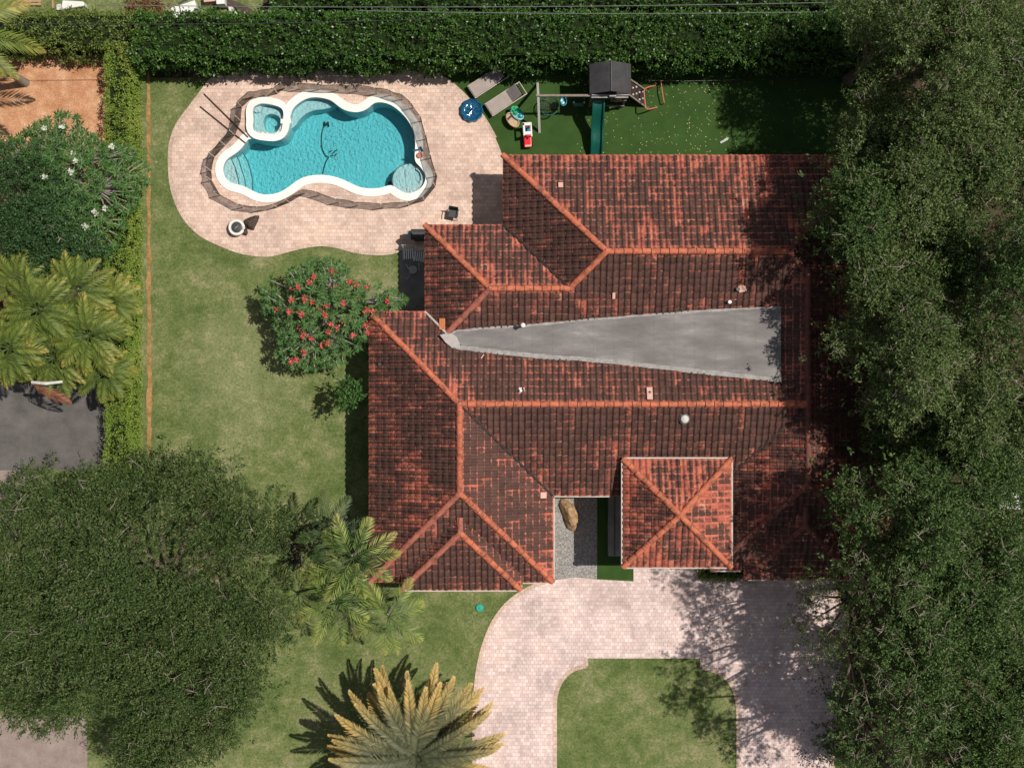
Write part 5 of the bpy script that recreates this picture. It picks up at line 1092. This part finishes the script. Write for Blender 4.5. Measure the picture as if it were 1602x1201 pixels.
# small trees under them casting the dapple
# frangipani with coral flowers
def frangipani(name, label, px, py, rx, ry, z, ntip, seed, fl, nfl, mat='plum', extra=(), skip=()):
    global RNG
    RNG = np.random.default_rng(seed); r = random.Random(seed); c = P(px, py, z*.85); base = Vector((c.x, c.y, 0)); th = thing(name, label, 'tree', base)
    tips = []; 
    while len(tips) < ntip:
        a = r.random()*6.283; q_ = math.sqrt(r.random()); rad = 1+.10*math.sin(3*a+1)+.08*math.sin(5*a)
        tx, ty = c.x + rx*q_*math.cos(a)*rad, c.y + ry*q_*math.sin(a)*rad; tz = z*(1-.42*q_**2) - r.random()*.9*(1-q_*.4); k = 1-tz/H; ppx, ppy = tx*32/k+801, 600.5-ty*32/k
        if any(((ppx-s[0])/s[2])**2+((ppy-s[1])/s[3])**2 < 1 for s in skip): continue
        if all((tx-t_[0])**2+(ty-t_[1])**2+(tz-t_[2])**2 > .30**2 for t_ in tips): tips.append((tx, ty, tz))
        elif r.random() < .02: tips.append((tx, ty, tz))
    b = MB(); fork = base + Vector((0, 0, z*.3)); b.tube([base, base.lerp(fork, .6)+Vector((.04, 0, 0)), fork], [.17, .13, .13], 9)
    mains = []
    for k in range(7):
        a = k*.9+seed; e = fork + Vector((math.cos(a)*rx*.45, math.sin(a)*ry*.45, z*.32)); b.tube([fork, fork.lerp(e, .5)+Vector((0, 0, -.1)), e], [.10, .08, .06], 7); mains.append(e)
    for t_ in tips:
        t_ = Vector(t_); m_ = min(mains, key=lambda q_: (q_-t_).length); md = m_.lerp(t_, .55) - Vector((0, 0, .15)); b.tube([m_, md, t_], [.045, .032, .022], 5)
    b.build('trunk', 'palebark', th, smooth=True)
    rosettes(tips, tips, mat, th, 'crown', 12, .29, .075, .3)
    f = sorted(tips, key=lambda q_: -q_[2])[:int(ntip*.75)]; r.shuffle(f); f = f[:nfl]
    for q_ in f:
        n = 26; B = np.array([q_]*n) + RNG.normal(0, .045, (n, 3)) + np.array([0, 0, .10]); Dn = np.stack([RNG.normal(0, 1, n), RNG.normal(0, 1, n), RNG.uniform(.1, .9, n)], 1)
        V, F = leaves(B, Dn, .12, .085, 1, .5); rawmesh('flower_cluster', V, F, fl, th)
    return th
frangipani('frangipani_tree', 'small tree with coral red flower clusters on the lawn below the pool deck', 508, 488, 3.15, 2.5, 4.1, 230, 5, 'flower', 44, skip=((585,425,42,22),(440,440,10,12)))
frangipani('frangipani_tree', 'white-flowered tree spreading over the mulch and the left hedge', 85, 292, 3.3, 3.6, 4.6, 300, 9, 'whiteflower', 18, skip=((150,180,26,16),(10,360,70,80)))
tree('shrub_tree', 'dense rounded green shrub tree at the left edge below the white flowers', 38, 330, 95, 5.0, 'shrubleaf', 1.2, 71, 2.0, 1.05, .10, .05, .08, per_m2=44, twigs=.2)
tree('shrub_tree', 'low dark green bush between the shrub tree and the palm clump', 105, 390, 42, 3.2, 'shrubleaf', 1.2, 72, 1.2, 1.0, .14, .05, .1, per_m2=40, twigs=.2)
tree('shrub', 'narrow bright green bush in the shade against the left wall of the house', 550, 620, 19, 2.9, 'plum', 2.6, 73, 1.2, 2.7, .17, .07, .08, (.28, .45), per_m2=75, twigs=.3)
for i, (x, y, r0, z, lab) in enumerate(((1320,60,34,3.6,'dark bush where the long hedge meets the trees'), (1338,1030,26,2.6,'low bush on the right edge of the driveway, the upper one'), (1334,1105,28,2.8,'low bush on the right edge of the driveway, the middle one'), (1330,1178,30,2.8,'low bush on the right edge of the driveway at the bottom'))):
    tree('shrub', lab, x, y, r0, z, 'ficus' if i == 0 else 'deep', 1.6, 80+i, 1.2, 1, .12, .05, .14, (.5, .8), per_m2=60, twigs=.2)

# fan of big date palm fronds at the bottom
c = P(652, 1190, 3.0)
palm('date_palm', 'large palm with grey-green fronds turning golden at the tips beside the driveway', 650, 1184, 3.7, 68, 4.3, 'datepalm', 3, .06, .54, 84, .8, 1.15, None, .30, .30, .1, trunkmat='bark', stalk=.08, ang=1.0, taper=.15)
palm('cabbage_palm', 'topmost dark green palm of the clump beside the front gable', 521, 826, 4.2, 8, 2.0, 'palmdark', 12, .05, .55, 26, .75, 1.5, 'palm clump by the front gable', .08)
palm('cabbage_palm', 'brightest palm of the clump, its fronds resting over the roof corner', 552, 872, 5.6, 9, 2.35, 'palm', 13, .052, .62, 19, .75, 1.35, 'palm clump by the front gable', .09)
palm('cabbage_palm', 'leftmost palm of the clump with long drooping lower fronds', 524, 940, 5.0, 9, 2.3, 'palm', 14, .052, .62, 19, .7, 1.5, 'palm clump by the front gable', .09)
palm('cabbage_palm', 'lowest palm of the clump standing out on the front lawn', 608, 964, 4.4, 8, 2.1, 'palm', 15, .052, .62, 19, .7, 1.5, 'palm clump by the front gable', .08)
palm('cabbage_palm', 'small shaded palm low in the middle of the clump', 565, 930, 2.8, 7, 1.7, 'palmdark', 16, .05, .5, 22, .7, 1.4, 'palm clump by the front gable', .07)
tree('shrub', 'dark purple-leaved shrub left of the palm clump, darkened for the palm shadow', 462, 852, 40, 1.5, 'darkshrub', 1.3, 91, .9, 1, .14, .06, .1, (.3, .5), per_m2=50, twigs=.2)  # shrub enlarged, with near-black leaves that carry the palms' shadow
# areca clump at the left
for i, (x, y, z, n, L, lab) in enumerate(((120,455,4.4,11,2.3,'upper crown of the yellow-green palm clump left of the hedge'), (60,485,4.8,11,2.4,'middle left crown of the yellow-green palm clump'), (140,525,4.6,12,2.3,'rightmost crown of the yellow-green palm clump'), (85,560,4.0,11,2.2,'lower crown of the yellow-green palm clump above the dark drive'), (15,545,4.6,9,2.2,'palm crown at the left edge beside the yellow-green clump'), (165,585,3.4,9,1.7,'small low crown at the bottom right of the yellow-green palm clump'), (30,440,3.8,8,1.9,'back crown of the yellow-green palm clump under the shrub tree'), (175,470,3.6,9,1.7,'small crown of the yellow-green palm clump touching the hedge'))):
    palm('areca_palm', lab, x, y, z, int(n*1.9), L*.88, 'areca', 30+i, .05, .46, 34, .7, 1.5, 'yellow-green palm clump', .07, .1, .35, ang=1.05)
o = None
V, F, U = frond(P(48, 600, 4.6), math.radians(-28), 2.0, -.1, .9, 26, .05, .42, 5, 0, .1, .7); t = thing('fallen_frond', 'dead rust-red palm frond hanging below the yellow-green palm clump', 'palm frond', P(60, 600)); rawmesh('dead_leaflets', V, F, 'dead', t, uv=U)
o = MB().tube([P(50,598,4.8), P(72,600,4.9), P(98,597,4.7)], [.07, .08, .06], 8).build('palm_stalk', 'offwhite', loc=P(75,597)); tag(o, 'pale curved palm stalk lying across the lower edge of the palm clump', 'palm stalk')
palm('coconut_palm', 'tall palm whose long frond tips reach in at the top left corner', -72, 60, 7.0, 11, 3.9, 'areca', 60, .07, .8, 40, .6, 1.2, None, .15, .05, .4)

# fallen leaves, scattered (nobody could count them)
def scatter(name, n, fn, mat, size, z):
    B = np.array([fn() for _ in range(n)]); B = np.concatenate([B, np.full((n, 1), z)], 1); V, F = leaves(B, np.stack([RNG.normal(0, 1, n), RNG.normal(0, 1, n), RNG.uniform(0, .2, n)], 1), size*RNG.uniform(.6, 1.3, n), size*.6, 1, .15); o = rawmesh(name, V, F, mat); o['kind'] = 'stuff'; return o
r = random.Random(9); RNG = np.random.default_rng(9)
scatter('fallen_leaves', 300, lambda: P(r.triangular(880, 1300, 1080), r.uniform(120, 242)).xy, 'dryleaf', .07, .03)
scatter('fallen_blossoms', 110, lambda: P(r.gauss(200, 22), r.uniform(230, 480)).xy, 'whiteflower', .07, 2.1 if False else .03)
scatter('brown_litter', 1500, lambda: P(r.uniform(1240, 1600), r.uniform(560, 1200)).xy, 'drybrown', .12, .05)
scatter('lawn_litter', 260, lambda: P(r.uniform(242, 560), r.uniform(130, 800)).xy, 'drybrown', .05, .02)
scatter('front_lawn_litter', 120, lambda: P(r.uniform(450, 740), r.uniform(940, 1190)).xy, 'drybrown', .05, .02)
scatter('deck_litter', 70, lambda: P(r.uniform(330, 760), r.uniform(105, 160)).xy, 'drybrown', .06, .045)
scatter('drive_litter', 260, lambda: P(r.uniform(1000, 1300), r.uniform(905, 1190)).xy, 'drybrown', .06, .045)
